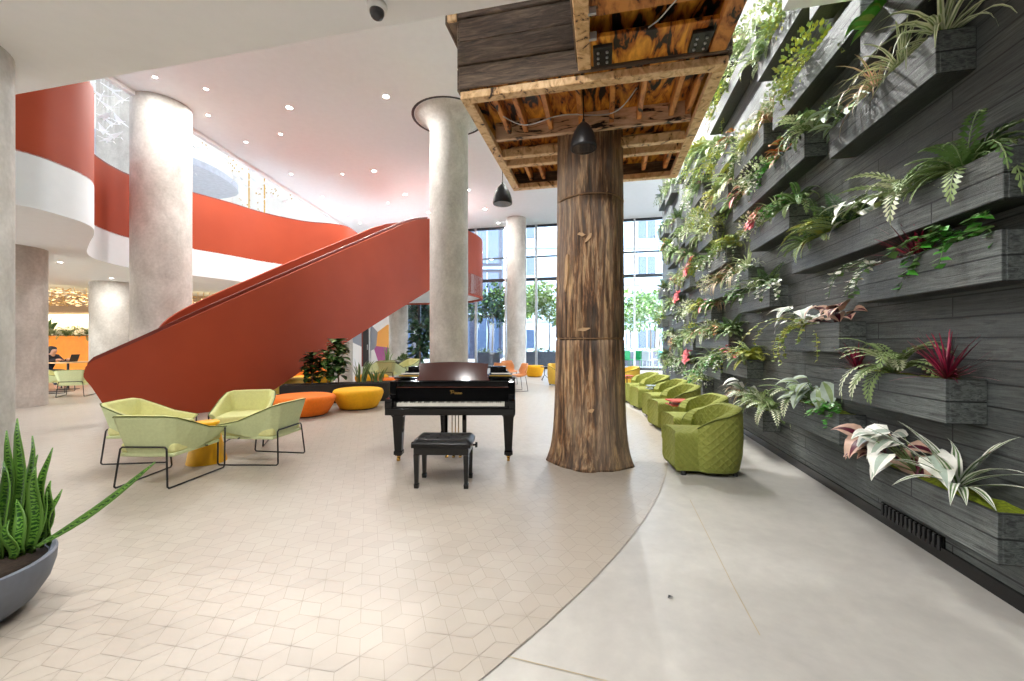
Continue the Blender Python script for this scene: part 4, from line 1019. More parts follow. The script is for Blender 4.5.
def bushy(rr, R=.19, n=330, leaf=.036, mis=(0, 1), sy=1.5):
    mb = MB()
    for i in range(n):
        u = Vector((rr.gauss(0, 1), rr.gauss(0, 1), rr.gauss(0, 1))).normalized(); r = R * rr.random() ** .3
        p = Vector((u.x * r * .85 - .07, u.y * r * sy, u.z * r * .8 + .08)); d = (u + Vector((rr.uniform(-.6, .6), rr.uniform(-.6, .6), rr.uniform(-.4, .6)))).normalized(); s_ = leaf * rr.uniform(.6, 1.3)
        sd = d.cross(Vector((.3, .2, 1))).normalized()
        mb.add([p, p + d * s_ * .45 + sd * s_ * .36, p + d * s_, p + d * s_ * .45 - sd * s_ * .36], [(0, 1, 2, 3)], rr.choice(mis))
    return mb
def broad(rr, L=.16, n=13, size=.12, mis=(0, 1, 0), heart=True, stem=2, el=(.4, 1.4), upl=.0):
    """stalked broad leaves; three colour columns: blade, mid rib, blade"""
    mb = MB()
    for i in range(n):
        az = frontaz(rr, 2.0); pts = arch(az, rr.uniform(*el), L * rr.uniform(.5, 1.3), .5, 3); mb.tube(pts, .003, 4, stem)
        s_ = size * rr.uniform(.65, 1.2); a2 = az + rr.uniform(-.5, .5); lp = arch(a2, rr.uniform(-.5, .5) + upl, s_, 1.1, 6, pts[-1])
        w = [.30, .46, .44, .36, .24, .11, .005] if heart else [.05, .18, .26, .27, .22, .12, .005]
        o = [Vector((0, 0, 0))] * 7
        if heart: lp[0] = lp[0] - (lp[1] - lp[0]) * .6
        nr = Vector((-.4, 0, 1)); c = mis
        cols = (c[0], c[0], c[1], c[0], c[0]) if False else c
        mb.blade(lp, [q * s_ for q in w], nr, cols, .18)
    return mb
def striped(rr, n=22, L=.52, wid=.024): 
    out = []
    for i in range(n):
        az = PI + (-2.7 + 5.4 * (i + .5) / n) * .92 + rr.uniform(-.12, .12); el = rr.uniform(.45, 1.45); pts = arch(az, el, L * rr.uniform(.65, 1.1), rr.uniform(.5, 1.2), 8)
        mb = MB(); w = wid * rr.uniform(.8, 1.15); mb.blade(pts, [w * q for q in (.5, .8, 1, 1.05, 1, .9, .7, .4, .02)], Vector((0, 0, 1)), (0, 1, 0, 1, 0), .3); out.append(mb)
    return out
def star(rr, R=.07, n=9, mis=(0,)):
    mb = MB()
    for i in range(n):
        az = 2 * PI * i / n + rr.uniform(-.2, .2); pts = arch(az, rr.uniform(.2, 1.1), R * rr.uniform(.8, 1.2), .9, 4)
        q = Matrix.Rotation(-.7, 3, 'Y'); pts = [q @ p for p in pts]; mb.blade(pts, [R * .1, R * .3, R * .32, R * .2, .001], Vector((-.7, 0, .7)), mis, .25)
    return mb

KIND = {   # kind: (name, look, category, materials, builder)
    'fern': ('fern', 'feathery green fern', 'fern', ('lf_mid', 'lf_green'), lambda r: fern(r)),
    'palefern': ('fern', 'pale silvery fern', 'fern', ('lf_mid', 'lf_pale'), lambda r: fern(r, .36, 20, 2.2, .045)),
    'yfern': ('fern', 'yellow-green bushy fern', 'fern', ('lf_yellow', 'lf_mid'), lambda r: fern(r, .34, 24, 2.0, .062)),
    'dfern': ('fern', 'dark upright fern', 'fern', ('lf_dark', 'lf_mid'), lambda r: fern(r, .32, 16, 1.2, .06)),
    'spider': ('spider_plant', 'white-edged spider plant', 'plant', ('lf_pale', 'lf_mid'), lambda r: spider(r)),
    'spiderpink': ('spider_plant', 'rust-streaked grass plant', 'plant', ('lf_blush', 'lf_mid'), lambda r: spider(r, .34, 44, .009, 2.5)),
    'grass': ('grass_tuft', 'bright green grassy tuft', 'plant', ('lf_lime', 'lf_yellow'), lambda r: spider(r, .26, 70, .007, 1.0)),
    'crimson': ('dracaena', 'spiky crimson dracaena', 'plant', ('lf_crimson', 'lf_maroon'), lambda r: spiky(r)),
    'ivy': ('ivy', 'white-variegated trailing ivy', 'ivy', ('lf_green', 'lf_white'), lambda r: ivy(r)),
    'yivy': ('creeper', 'yellow-green trailing creeper', 'creeper', ('lf_yellow', 'lf_lime'), lambda r: ivy(r, .62, 11, .034, (0, 1), 2.5, (.1, .7), 15)),
    'givy': ('ivy', 'leafy green ivy', 'ivy', ('lf_green', 'lf_vivid'), lambda r: ivy(r, .32, 11, .045, (0, 1), 2.0, (.3, 1.2))),
    'bushy': ('small_shrub', 'dense olive-green small-leaved shrub', 'shrub', ('lf_yellow', 'lf_mid'), lambda r: bushy(r)),
    'dbushy': ('small_shrub', 'dark green small-leaved shrub', 'shrub', ('lf_dark', 'lf_green'), lambda r: bushy(r, .16, 260)),
    'wbushy': ('small_shrub', 'frosty white-flecked shrub', 'shrub', ('lf_pale', 'lf_mid', 'lf_white'), lambda r: bushy(r, .18, 300, .034, (0, 1, 2))),
    'caladium': ('caladium', 'white caladium with thin green veins', 'plant', ('lf_white', 'lf_silver', 'lf_mid'), lambda r: broad(r, .18, 11, .15)),
    'pinkcal': ('caladium', 'pink and white caladium', 'plant', ('lf_pink', 'lf_white', 'lf_mid'), lambda r: broad(r, .17, 11, .12, (0, 1, 0))),
    'silver': ('silver_leaf_plant', 'silver-grey broad-leaved plant', 'plant', ('lf_silver', 'lf_mid', 'lf_green'), lambda r: broad(r, .16, 20, .17, (0, 1, 0), False)),
    'croton': ('croton', 'rust and green croton', 'plant', ('lf_rust', 'lf_mid', 'lf_dark'), lambda r: broad(r, .14, 20, .13, (0, 1, 0), False)),
    'begonia': ('begonia', 'blush and maroon begonia', 'plant', ('lf_blush', 'lf_maroon', 'lf_maroon'), lambda r: broad(r, .16, 12, .15, (0, 1, 0), True)),
    'vivid': ('broadleaf_plant', 'shiny bright green broadleaf plant', 'plant', ('lf_vivid', 'lf_lime', 'lf_green'), lambda r: broad(r, .10, 9, .13, (0, 1, 0), True)),
    'pink': ('bromeliad', 'coral pink star-flowered bromeliad', 'plant', ('lf_mid', 'lf_lime'), lambda r: spider(r, .18, 16, .011, 1.4, (0, 1, 0))),
}
PROTO = {}
def plant_mesh(kind, var):
    if (kind, var) not in PROTO:
        nm, look, cat, mats, fn = KIND[kind]; rr = random.Random(sum(map(ord, kind)) * 7 + var)
        PROTO[kind, var] = clampx(fn(rr)).mesh(nm, mats, True)
        if kind == 'pink': PROTO['flower', var] = star(rr, .10, 11).mesh('flower', ['lf_coral'], True)
    return PROTO[kind, var]
PX_ = 1.95; RN = random.Random(77)
LEVELS = ((.85, 'floor-level'), (1.35, 'waist-high'), (2.2, 'head-high'), (2.97, 'second-row-up'), (3.75, 'upper'), (4.6, 'high'), (9, 'topmost'))
PL = [  # Y0, Y1, top z, [(kind, fraction from the near end, scale), ...]
    (2.54, 3.71, .54, [('striped', .34, 1), ('caladium', .60, 1.25), ('begonia', .86, 1.1)]),
    (3.95, 5.10, .80, [('givy', .22, .75), ('silver', .52, 1.15), ('palefern', .86, 1.1)]),
    (5.62, 6.78, .56, [('spider', .25, 1.1), ('palefern', .5, 1.1), ('caladium', .82, 1.2)]),
    (2.86, 4.03, 1.19, [('crimson', .13, 1.0), ('palefern', .52, 1.15), ('crimson', .90, .8)]),
    (3.95, 5.10, 1.58, [('begonia', .22, .9), ('yivy', .62, 1.0), ('caladium', .80, 1.0)]),
    (5.41, 6.56, 2.09, [('dfern', .30, 1.0), ('spider', .62, .9), ('givy', .92, .8)]),
    (2.52, 3.70, 1.97, [('givy', .30, 1.05), ('crimson', .62, 1.1), ('ivy', .88, .9)]),
    (2.51, 4.82, 2.38, [('fern', .16, 1.3), ('palefern', .36, 1.2), ('caladium', .55, .9), ('dfern', .68, 1.1), ('yfern', .80, 1.2), ('fern', .95, .9)]),
    (2.93, 4.10, 3.27, [('spider', .10, 1.3), ('spider', .40, 1.2), ('spiderpink', .62, 1.1), ('silver', .92, .9)]),
    (4.55, 6.80, 3.49, [('dbushy', .07, .9), ('croton', .28, 1.0), ('givy', .42, .9), ('wbushy', .60, 1.1), ('caladium', .76, 1.0), ('pinkcal', .93, 1.4)]),
    (4.89, 6.04, 2.88, [('givy', .10, .9), ('spider', .5, 1.05), ('pink', .93, 1.2)]),
    (3.66, 5.32, 4.14, [('yivy', .40, .8), ('bushy', .62, 1.3), ('wbushy', .92, .9)]),
    (2.42, 3.66, 3.79, [('vivid', .93, 1.1)]),
    (4.60, 5.79, 5.00, [('bushy', .35, 1.2), ('palefern', .6, 1.2), ('silver', .93, .8)]),
    (3.66, 4.45, 4.75, [('dbushy', .7, .9)]),
    (5.85, 8.20, 5.52, [('palefern', .15, 1.4), ('wbushy', .38, 1.3), ('yivy', .6, .9), ('bushy', .8, 1.2)]),
    (5.60, 6.75, 4.12, [('crimson', .08, .8), ('yfern', .25, 1.1), ('wbushy', .55, 1.1), ('ivy', .85, 1.1)]),
    (6.85, 8.00, 4.53, [('croton', .2, 1.1), ('caladium', .5, 1.0), ('bushy', .82, 1.0)]),
    (8.10, 9.25, 4.95, [('fern', .3, 1.2), ('yivy', .7, .8)]),
    (8.77, 9.92, 4.60, [('crimson', .12, 1.0), ('fern', .5, 1.2), ('ivy', .85, 1.1)]),
    (7.05, 8.20, 3.93, [('palefern', .25, 1.2), ('yfern', .6, 1.2), ('wbushy', .88, 1.0)]),
    (7.10, 9.40, 2.95, [('ivy', .10, 1.0), ('grass', .38, 1.3), ('fern', .62, 1.2), ('dfern', .85, 1.1)]),
    (7.97, 9.12, 3.53, [('spider', .15, 1.1), ('wbushy', .5, 1.2), ('palefern', .85, 1.1)]),
    (6.13, 8.43, 2.43, [('spider', .16, 1.2), ('spiderpink', .42, 1.2), ('croton', .58, .9), ('spiderpink', .82, 1.1)]),
    (9.91, 11.06, 2.94, [('pink', .2, 1.5), ('palefern', .5, 1.2), ('bushy', .85, 1.0)]),
    (8.08, 9.23, 2.07, [('givy', .10, .9), ('pinkcal', .45, 1.0), ('yfern', .82, 1.0)]),
    (10.02, 11.17, 2.09, [('wbushy', .3, 1.1), ('palefern', .75, 1.2)]),
    (12.40, 13.55, 2.50, [('crimson', .2, .9), ('fern', .6, 1.3)]),
    (7.03, 9.33, 1.56, [('dfern', .10, 1.1), ('croton', .28, 1.0), ('fern', .48, 1.2), ('palefern', .70, 1.2), ('pinkcal', .90, .8)]),
    (9.60, 10.75, 1.50, [('bushy', .3, 1.1), ('fern', .75, 1.2)]),
    (6.18, 7.33, 1.17, [('fern', .25, 1.15), ('pinkcal', .62, 1.1), ('palefern', .88, 1.0)]),
    (7.47, 8.62, 1.03, [('givy', .25, 1.1), ('fern', .7, 1.25)]),
    (9.91, 11.06, .92, [('pink', .30, 1.4), ('fern', .65, 1.2), ('ivy', .9, 1.2)]),
    (8.69, 9.84, .66, [('yivy', .3, .8), ('givy', .75, 1.2)]),
    (10.19, 11.34, 3.46, [('fern', .3, 1.2), ('crimson', .75, .9)]),
    (11.45, 12.60, 3.05, [('palefern', .3, 1.2), ('croton', .75, 1.1)]), (12.00, 13.15, 3.90, [('fern', .35, 1.3), ('wbushy', .8, 1.2)]),
    (10.20, 11.35, 4.10, [('ivy', .3, 1.2), ('palefern', .7, 1.3)]), (11.60, 12.75, 4.75, [('dfern', .3, 1.2), ('crimson', .7, 1)]),
    (9.20, 10.35, 5.40, [('fern', .3, 1.3), ('bushy', .75, 1.2)]), (13.2, 14.35, 4.40, [('fern', .4, 1.3), ('pink', .8, 1.3)]),
    (12.80, 13.95, 1.60, [('palefern', .4, 1.3), ('givy', .8, 1.2)]), (11.40, 12.55, 1.30, [('fern', .3, 1.3), ('croton', .75, 1.1)]),
    (14.1, 15.25, 3.20, [('dfern', .4, 1.3), ('pinkcal', .8, 1.1)]), (14.3, 15.45, 2.20, [('bushy', .4, 1.3), ('fern', .8, 1.2)]),
    (13.9, 15.05, 5.20, [('fern', .4, 1.3), ('ivy', .8, 1.2)]), (11.9, 13.05, .80, [('wbushy', .4, 1.2), ('yivy', .8, .9)]),
    (13.7, 14.85, .95, [('fern', .4, 1.3), ('palefern', .8, 1.2)]), (10.6, 11.75, 5.95, [('palefern', .4, 1.3), ('dbushy', .8, 1.2)]),
    (9.30, 10.45, 3.95, [('wbushy', .3, 1.2), ('spider', .75, 1.2)]), (11.2, 12.35, 2.45, [('pink', .3, 1.4), ('fern', .7, 1.2)]),
    (12.5, 13.65, 6.0, [('fern', .5, 1.3)]), (7.2, 8.35, 6.2, [('palefern', .3, 1.3), ('crimson', .75, 1.1)]), (14.0, 15.15, 6.3, [('dfern', .5, 1.3)]),
]
def level(zt): return next(n for lim, n in LEVELS if zt < lim)
ORD = ['first', 'second', 'third', 'fourth', 'fifth', 'sixth', 'seventh', 'eighth', 'ninth', 'tenth', 'eleventh', 'twelfth']
FILL = ['palefern', 'ivy', 'fern', 'wbushy', 'palefern', 'spiderpink', 'yfern', 'ivy', 'bushy']
PL = [(a, b, z, p if a < 4.4 else p + [(FILL[(i * 2 + k) % 9], f, 1.0) for k, f in enumerate((.02, .5, .99) if b - a > 2 else (.04, .98) if a < 9.5 else (.5,))]) for i, (a, b, z, p) in enumerate(PL)]
byl = {}
for i, q in enumerate(PL): byl.setdefault(level(q[2]), []).append(i)
rank = {}
for lv_, ids in byl.items():
    for k, i in enumerate(sorted(ids, key=lambda i: PL[i][0])): rank[i] = '%s %s planter' % (ORD[k], lv_)
def add_plant(kind, var, loc, sc_, label, rz, limit=True):
    nm = KIND[kind][0]; cat = KIND[kind][2]; r = RN
    if kind == 'pink':
        t = thing(nm, label, cat, loc, rz)
        o = bpy.data.objects.new('foliage', plant_mesh(kind, var)); COL.objects.link(o); o.parent = t
        for dx, dy, dz in ((-.08, .05, .08), (-.11, -.05, .03), (-.05, -.01, .14)):
            f = bpy.data.objects.new('flower', PROTO['flower', var]); COL.objects.link(f); f.parent = o; f.location = (dx, dy, dz)
    else:
        t = bpy.data.objects.new(nm, plant_mesh(kind, var)); COL.objects.link(t); t.location = loc; t.rotation_euler[2] = rz; tag(t, label, cat)
    t.scale = (min(sc_, 1.2) if limit else sc_, sc_, sc_)
    return t
WORDS = {'striped': 'large white-striped dracaena with long arching leaves'}
for i, (y0, y1, zt, plants) in enumerate(PL):
    L = y1 - y0; ctr = W(PX_, (y0 + y1) / 2, zt - .26); h = L / 2; loc = (ctr.x, ctr.y, ctr.z)
    looks = [WORDS.get(k) or KIND[k][1] for k, _, _ in plants]
    t = thing('mounted_planter', 'charred timber wall box, %s from the near end, with %s' % (rank[i], (lambda w: ('an ' if w[0] in 'aeiou' else 'a ') + w)(KIND[plants[-1][0]][0].replace('_', ' '))), 'planter', loc, -TH)
    fr = MB().box(0, -h, 0, .022, h, .26).build('front_board', 'char', t, bevel=.003, seg=1)
    MB().box(.022, -h, 0, XW - PX_ - .001, -h + .022, .26).build('end_board', 'char', t, bevel=.003, seg=1)
    MB().box(.022, h - .022, 0, XW - PX_ - .001, h, .26).build('end_board', 'char', t, bevel=.003, seg=1)
    MB().box(.022, -h + .022, .0, XW - PX_ - .001, h - .022, .02).build('bottom_board', 'char', t)
    ms = MB(); rr = random.Random(i); nx, ny = 5, max(8, int(L * 16))
    ms.rings([[(.022 + (XW - PX_ - .024) * b / (nx - 1), -h + .022 + (L - .044) * a / (ny - 1), .232 + (.028 * rr.random() if y0 < 7 else .01 * rr.random())) for b in range(nx)] for a in range(ny)], closed=False)
    ms.build('moss', 'moss', t, smooth=True)
    for j, (kind, fr_, s_) in enumerate(plants):
        yy = y0 + L * fr_; p = W(PX_ + .11, yy, zt - .015)
        where = 'in the %s from the near end' % rank[i]
        if sum(1 for q in plants if q[0] == kind) > 1 or sum(1 for q in plants if q[0] != 'striped' and KIND[q[0]][1] == (KIND[kind][1] if kind != 'striped' else '')) > 1:
            n_ = sum(1 for q in plants[:j] if q[0] == kind); where = '%s such ' % ORD[n_] + where
        lab = (WORDS.get(kind) or KIND[kind][1]) + ' ' + where
        if kind == 'striped':
            s = thing('striped_dracaena', 'large white-striped dracaena with arching leaves at the near end of the lowest planter', 'plant', p, -TH)
            for q in striped(random.Random(9)): clampx(q).build('leaf', ('lf_white', 'lf_green'), s, smooth=True)
            continue
        add_plant(kind, RN.randrange(4), p, s_ * (1.25 if y0 < 5 else 1.3 if y0 < 8 else 1.45), lab, -TH)
        if y0 > 5.0:                                     # the far boxes are packed fuller
            pass

# ---------------------------------------------------------------- snake plants
def snake(rr, n, hmax, spread, wid, out=1.0):
    res = []
    for i in range(n):
        az = rr.uniform(0, 2 * PI); r0 = spread * rr.random() ** .5; b = Vector((r0 * math.cos(az), r0 * math.sin(az), 0)); Lh = hmax * rr.uniform(.5, 1.0); ln = (.08 + .22 * r0 / spread) * out
        tw = rr.uniform(0, PI); pts = []; nr = []
        for k in range(9):
            t = k / 8; pts.append(b + Vector((math.cos(az) * ln * t * t * Lh, math.sin(az) * ln * t * t * Lh, Lh * t)) + Vector((math.cos(tw), math.sin(tw), 0)) * .012 * math.sin(t * 7))
        w = wid * rr.uniform(.75, 1.1); mb = MB(); mb.blade(pts, [w * q for q in (.55, .75, .95, 1, 1, .92, .75, .45, .02)], Vector((math.cos(tw), math.sin(tw), .01)), (1, 0, 0, 1), .35)
        res.append(mb)
    return res
px, py = -2.81, 1.985
pot = thing('potted_snake_plant', 'big grey bowl of upright snake plants with one leaf reaching far sideways', 'potted plant', (px, py, 0))
mb = MB(); mb.lathe([(.0, 0), (.23, 0), (.265, .010), (.33, .06), (.378, .14), (.40, .22), (.404, .280), (.395, .287), (.378, .28), (.36, .23), (0, .23)], 64); mb.build('bowl', 'pot_grey', pot, smooth=True).modifiers.new('es', 'EDGE_SPLIT').split_angle = .7
MB().lathe([(.37, .25), (.2, .265), (0, .27)], 32).build('soil', 'soil', pot, smooth=True)
rr = random.Random(8); off_ = Vector((px, py, 0))
LV = [(16, 552, 21, 418, 8, 2.18), (9, 556, 2, 462, 9.5, 2.10), (27, 550, 30, 436, 6, 2.22), (23, 556, 16, 500, 5, 2.04), (31, 552, 37, 466, 6.5, 2.12), (38, 548, 49, 448, 4.5, 2.24), (42, 546, 54, 480, 6, 2.14), (36, 550, 47, 492, 5.5, 2.06),
      (45, 542, 58, 490, 4.5, 2.2), (-4, 560, -8, 440, 9, 2.12), (3, 552, 10, 430, 6, 2.26), (-14, 560, -22, 452, 9, 2.1), (-24, 560, -40, 430, 9, 2.16), (20, 548, 34, 455, 5, 2.28), (-36, 565, -60, 470, 9, 2.05), (12, 560, 8, 520, 5, 2.0)]
for bx_, by_, tx_, ty_, wp, d in LV:
    d = 1.138 * F / (max(by_, 547) - Y0); A0, B0 = PD(bx_, max(by_, 547), d) - off_, PD(tx_, ty_, d + .02) - off_; A0.z = min(A0.z, .265); hw = wp * d / F; fc = Vector((rr.uniform(-.3, .5), -1, rr.uniform(-.1, .1)))
    pts = [A0.lerp(B0, k / 8) + Vector((.010 * math.sin(k * .9 + bx_), .012 * math.sin(k * .7 + by_), 0)) for k in range(9)]; mb = MB()
    mb.blade(pts, [hw * q for q in (.6, .8, 1, 1.05, 1, .9, .7, .4, .02)], fc, (1, 0, 0, 1), .35); mb.build('leaf', ('snake_leaf', 'snake_edge'), pot, smooth=True).modifiers.new('so', 'SOLIDIFY').thickness = .005
for q in snake(random.Random(14), 12, .62, .16, .042, .5): q.build('leaf', ('snake_leaf', 'snake_edge'), pot, smooth=True, loc=(-.16, -.02, .25)).modifiers.new('so', 'SOLIDIFY').thickness = .005
a, b = PD(34, 548, 2.06), PD(155, 462, 2.12); pts = [a.lerp(b, k / 10) - off_ + Vector((0, 0, -.03 * math.sin(PI * k / 10))) for k in range(11)]
mb = MB(); mb.blade(pts, [.006, .010, .013, .016, .018, .018, .017, .015, .012, .008, .002], Vector((.5, -1, .6)), (1, 0, 1), .4); mb.build('long_leaf', ('snake_leaf', 'snake_edge'), pot, smooth=True).modifiers.new('so', 'SOLIDIFY').thickness = .004
# the black trough with fig trees and snake plants beneath the stair
x0, x1 = pc(283, 9.2)[0], pc(406, 10.0)[0]
tr = thing('planter_trough', 'long low black planter trough behind the orange and yellow ottomans', 'planter', (0, 0, 0))
A_, B_ = Vector((x0, 9.05, 0)), Vector((x1, 10.0, 0)); dv = (B_ - A_).normalized(); nv_ = Vector((-dv.y, dv.x, 0)) * .5
def quad(a, b, n, z0, z1): return [(a.x, a.y), (b.x, b.y), (b.x + n.x, b.y + n.y), (a.x + n.x, a.y + n.y)], z0, z1
MB().prism(*quad(A_, B_, nv_, 0, .44)).build('box', 'dark_trough', tr, bevel=.01); MB().prism(*quad(A_ + dv * .04 + nv_ * .08, B_ - dv * .04 + nv_ * .08, nv_ * .84, .42, .45)).build('soil', 'soil', tr)
def fig(px, d, htop, mats, label, n=46, seed=1, size=.24, rad=.30):
    x, y = pc(px, d); k_ = ((Vector((x, y, 0)) - A_).dot(dv)); c = A_ + dv * k_ + nv_ * .5
    t = thing('fig_tree', label, 'fig tree', (c.x, c.y, .45)); rr = random.Random(seed)
    MB().tube([(0, 0, -.02), (.02, .01, htop * .4), (-.02, 0, htop * .92)], [.018, .014, .006], 7).build('stem', 'bark_small', t, smooth=True)
    mb = MB()
    for i in range(n):
        z = htop * (.15 + .85 * (i / n) ** .9); az = i * 2.4 + rr.uniform(-.3, .3); pts = arch(az, rr.uniform(-.1, .9), size * rr.uniform(.7, 1.15), rr.uniform(.6, 1.3), 5, (0, 0, z)); s_ = size
        mb.blade(pts, [.008, .10 * s_, .26 * s_, .32 * s_, .24 * s_, .01], Vector((0, 0, 1)), (0, 1, 0), .2)
    mb.build('foliage', mats, t, smooth=True); return t
fig(338, 9.6, 1.0, ('lf_fig', 'lf_mid'), 'tall fiddle leaf fig in the black trough between the two ottomans', 110, 1, .30)
fig(328, 9.7, .70, ('lf_fig', 'lf_mid'), 'shorter fiddle leaf fig beside the tall one in the trough', 80, 2, .28)
fig(312, 9.5, .66, ('lf_figdark', 'lf_fig'), 'dark fig tree at the stair end of the trough', 80, 3, .28)
def snake_pot(px, d, hh, n, label, z0=.44, onbox=True):
    x, y = pc(px, d)
    if onbox: c = A_ + dv * ((Vector((x, y, 0)) - A_).dot(dv)) + nv_ * .45; x, y = c.x, c.y
    t = thing('snake_plant', label, 'snake plant', (x, y, z0))
    for q in snake(random.Random(int(px)), n, hh, .13, .034, 1.5): q.build('leaf', ('lf_dark' if px < 370 else 'lf_green', 'lf_mid'), t, smooth=True)
    return t
snake_pot(360, 9.8, .58, 16, 'dark snake plant in the trough behind the yellow ottoman')
snake_pot(377, 9.9, .46, 14, 'grey-green snake plant in the trough beside the piano end')
t = thing('corner_planter', 'small dark planter box before the mural', 'planter', (*pc(388, 18.5), 0)); MB().box(-.5, -.25, 0, .5, .25, .5).build('box', 'dark_trough', t, bevel=.01); MB().box(-.46, -.21, .49, .46, .21, .51).build('soil', 'soil', t)
x, y = pc(387, 18.4); s = snake_pot(387, 18.4, .85, 14, 'tall snake plant before the mural', .51, False)
t = thing('corner_planter', 'dark planter box by the narrow dark window', 'planter', (*pc(407, 18.9), 0)); MB().box(-.6, -.25, 0, .6, .25, .42).build('box', 'dark_trough', t, bevel=.01); MB().box(-.56, -.21, .41, .56, .21, .43).build('soil', 'soil', t)
x, y = pc(404, 18.9); tag(bushy(random.Random(5), .34, 260, .16, (0, 1), 1.2).build('broadleaf_plant', ('lf_mid', 'lf_dark'), loc=(x, y, .45)), 'round leafy plant by the narrow dark window', 'plant')
x, y = pc(420, 18.8); f_ = thing('tall_houseplant', 'tall dark houseplant standing against the narrow dark window', 'plant', (x, y, .43)); mb = MB(); MB().tube([(0, 0, -.02), (0, 0, 1.5)], .03, 6).build('stem', 'bark_small', f_)
for k in range(5): leafball(mb, (RN.uniform(-.2, .2), 0, .5 + k * .3), .42, 60, .3, (0, 1), RN)
mb.build('foliage', ('lf_figdark', 'lf_treedark'), f_)
# plants along the orange planter
for k, (dx, kind, s_) in enumerate(((-1.0, 'sn', 1), (-.55, 'spider', 2.0), (-.05, 'fern', 1.8), (.35, 'bushy', 1.5), (.8, 'fern', 1.8), (1.2, 'dbushy', 1.6), (1.6, 'grass', 1.8), (-1.5, 'fern', 1.8), (-2.2, 'bushy', 1.7))):
    X, Y = OPX + dx, OPY + .25; wds = ('end of the column', 'spiky clump')[0]
    if kind == 'sn':
        t = thing('snake_plant', 'tall snake plant in the orange planter wall beside the column', 'snake plant', (X, Y, 1.68))
        for q in snake(random.Random(31), 14, .7, .2, .05, 1.6): q.build('leaf', ('lf_green', 'lf_mid'), t, smooth=True)
    else:
        add_plant(kind, k % 3, (X, Y, 1.69), s_, '%s in the orange planter wall, %s from the column' % (KIND[kind][1], ORD[[-2.2, -1.5, -1.0, -.55, -.05, .35, .8, 1.2, 1.6].index(dx)]), PI / 2, False)
x, y = pc(133, 16.5); t = thing('floor_planter', 'dark floor planter behind the tall concrete column', 'planter', (x, y, 0)); MB().box(-.4, -.3, 0, .4, .3, 1.1).build('box', 'dark_trough', t, bevel=.02); MB().box(-.36, -.26, 1.09, .36, .26, 1.11).build('soil', 'soil', t)
t = thing('snake_plant', 'snake plant glimpsed between the two tall columns', 'snake plant', (x, y, 1.11))
for q in snake(random.Random(33), 14, 1.0, .25, .06, 1.2): q.build('leaf', ('lf_green', 'lf_mid'), t, smooth=True)
# a sprig of green on the stair landing rail
p = PD(345, 222, 17.5); tag(bushy(random.Random(6), .22, 120, .12, (0, 1), 1).build('hanging_plant', ('lf_vivid', 'lf_lime'), loc=(p.x, p.y, ZM2 - .1)), 'bright green plant peeping over the red balustrade near the stair head', 'plant')
# ---------------------------------------------------------------- recessed downlights (each lamp really lights the room)
SKY = 0.68; SUN = 1.0; EXPO = 1.42; PB = 58; PS = 22; PWALL = 122; PN = 16
emit('lamp_lens', (1.0, .96, .90, 1), 14.0)
def downlight(x, y, z, r, power, label, group, spread=180, tilt=0.0):
    t = thing('recessed_downlight', label, 'ceiling light', (x, y, z), group=group)
    mb = MB(); n = 20; rs = [[(q * math.cos(2 * PI * k / n), q * math.sin(2 * PI * k / n), zz) for k in range(n)] for q, zz in ((r, -.004), (r * 1.25, -.012), (r * 1.3, 0.001))]
    mb.rings(rs, caps=False); mb.build('trim_ring', 'white_trim', t, smooth=True)
    MB().lathe([(r, -.006), (r, 0.002)], n).build('lens', 'lamp_lens', t)
    l = bpy.data.lights.new('downlight', 'AREA'); l.shape = 'DISK'; l.size = r * 2.5; l.energy = power; l.color = (.99, .98, .96); l.spread = math.radians(spread)
    o = bpy.data.objects.new('downlight_lamp', l); COL.objects.link(o); o.parent = t; o.location = (0, 0, -.03)
    if tilt: o.rotation_euler = (0, -tilt, -TH); o.rotation_mode = 'XYZ'
big = [(289.4, 107.6), (386, 96.4), (374, 171), (405, 194.5), (428.6, 212.5), (485, 209), (498.5, 223)]
small = [(155, 77), (206, 89), (208, 115), (246, 142), (280.5, 134), (291, 174), (322.6, 197), (342.5, 174), (347.5, 214), (388, 203), (360, 223), (390, 225), (469, 190)]
for p in big:
    q = PZ(*p, ZC); downlight(q.x, q.y, ZC, .075, PB, 'large round recessed downlight glowing in the high white ceiling', 'large ceiling downlights')
for p in small:
    q = PZ(*p, ZC); downlight(q.x, q.y, ZC, .045, PS, 'small round recessed downlight glowing in the high white ceiling', 'small ceiling downlights')
for p in ((111.5, 278), (237, 285.6), (216, 294), (60, 262)):
    q = PZ(*p, ZM0); downlight(q.x, q.y, ZM0, .05, 16, 'small round downlight under the mezzanine', 'downlights under the mezzanine')
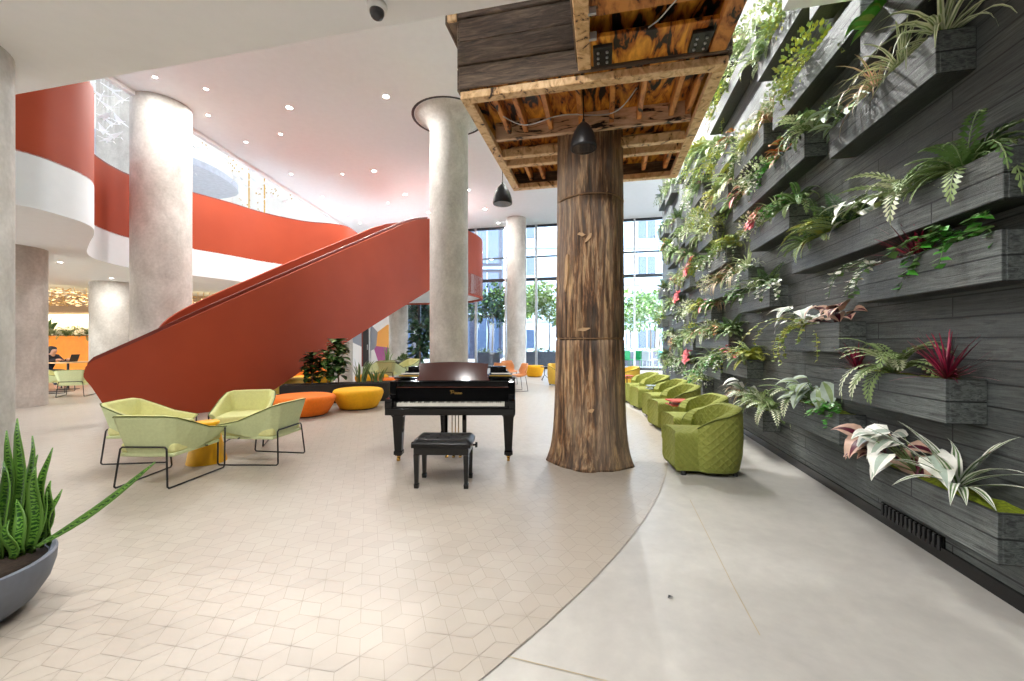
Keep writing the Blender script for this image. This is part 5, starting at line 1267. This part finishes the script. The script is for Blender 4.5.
# the wall-washer row of the planted wall and unseen lamps added to brighten the near floor
for k in range(5): downlight(*W(0.2, 4.4 + k * 2.6)[:2], ZC, .06, PWALL, 'small round downlight in the ceiling row along the plant wall', 'plant wall downlights', 140, .6)
for X, Y in ((-6.5, 1.6), (-3.8, 1.6), (-1.4, 1.6), (-2.6, -.8), (-5.5, -.8), (-1.0, -1.6), (-.55, 2.3), (-.55, .6)): downlight(*W(X, Y)[:2], ZS, .06, PN, 'unseen small round downlight added in the low dropped ceiling', 'added dropped ceiling downlights')
# ================================================================ light and camera
w = bpy.data.worlds.new('World'); sc.world = w; w.use_nodes = True; nt = w.node_tree
sky = nt.nodes.new('ShaderNodeTexSky'); sky.sky_type = 'NISHITA'; sky.sun_disc = False; sky.sun_elevation = math.radians(52); sky.sun_rotation = math.radians(170); sky.air_density = 1.0; sky.dust_density = 2.0
bgn = nt.nodes['Background']; bgn.inputs[1].default_value = SKY
hs = nt.nodes.new('ShaderNodeHueSaturation'); hs.inputs['Saturation'].default_value = 0.45
nt.links.new(sky.outputs[0], hs.inputs['Color']); nt.links.new(hs.outputs[0], bgn.inputs[0])
sl = bpy.data.lights.new('sun', 'SUN'); sl.energy = SUN; sl.angle = .01; sl.color = (1, .95, .88)
so = bpy.data.objects.new('sun', sl); COL.objects.link(so); so.rotation_euler = Vector((-.35, .62, -.9)).to_track_quat('-Z', 'Y').to_euler()
cam = bpy.data.cameras.new('camera'); co = bpy.data.objects.new('camera', cam); COL.objects.link(co)
co.location = (0, 0, H); co.rotation_euler = (PI / 2, 0, 0)
cam.sensor_width = 36.0; cam.lens = 36.0 * F / 1024.0; cam.shift_y = -0.0 + (Y0 - 340.5) / 1024.0; cam.clip_end = 300
sc.camera = co
vs = sc.view_settings; vs.view_transform = 'Standard'; vs.look = 'None'; vs.gamma = 1.0; vs.use_curve_mapping = False; vs.exposure = EXPO
sc.cycles.use_denoising = True; sc.cycles.max_bounces = 8; sc.cycles.diffuse_bounces = 5; sc.cycles.glossy_bounces = 3; sc.cycles.transparent_max_bounces = 8; sc.cycles.caustics_reflective = False; sc.cycles.caustics_refractive = False
sc.cycles.sample_clamp_indirect = 6.0
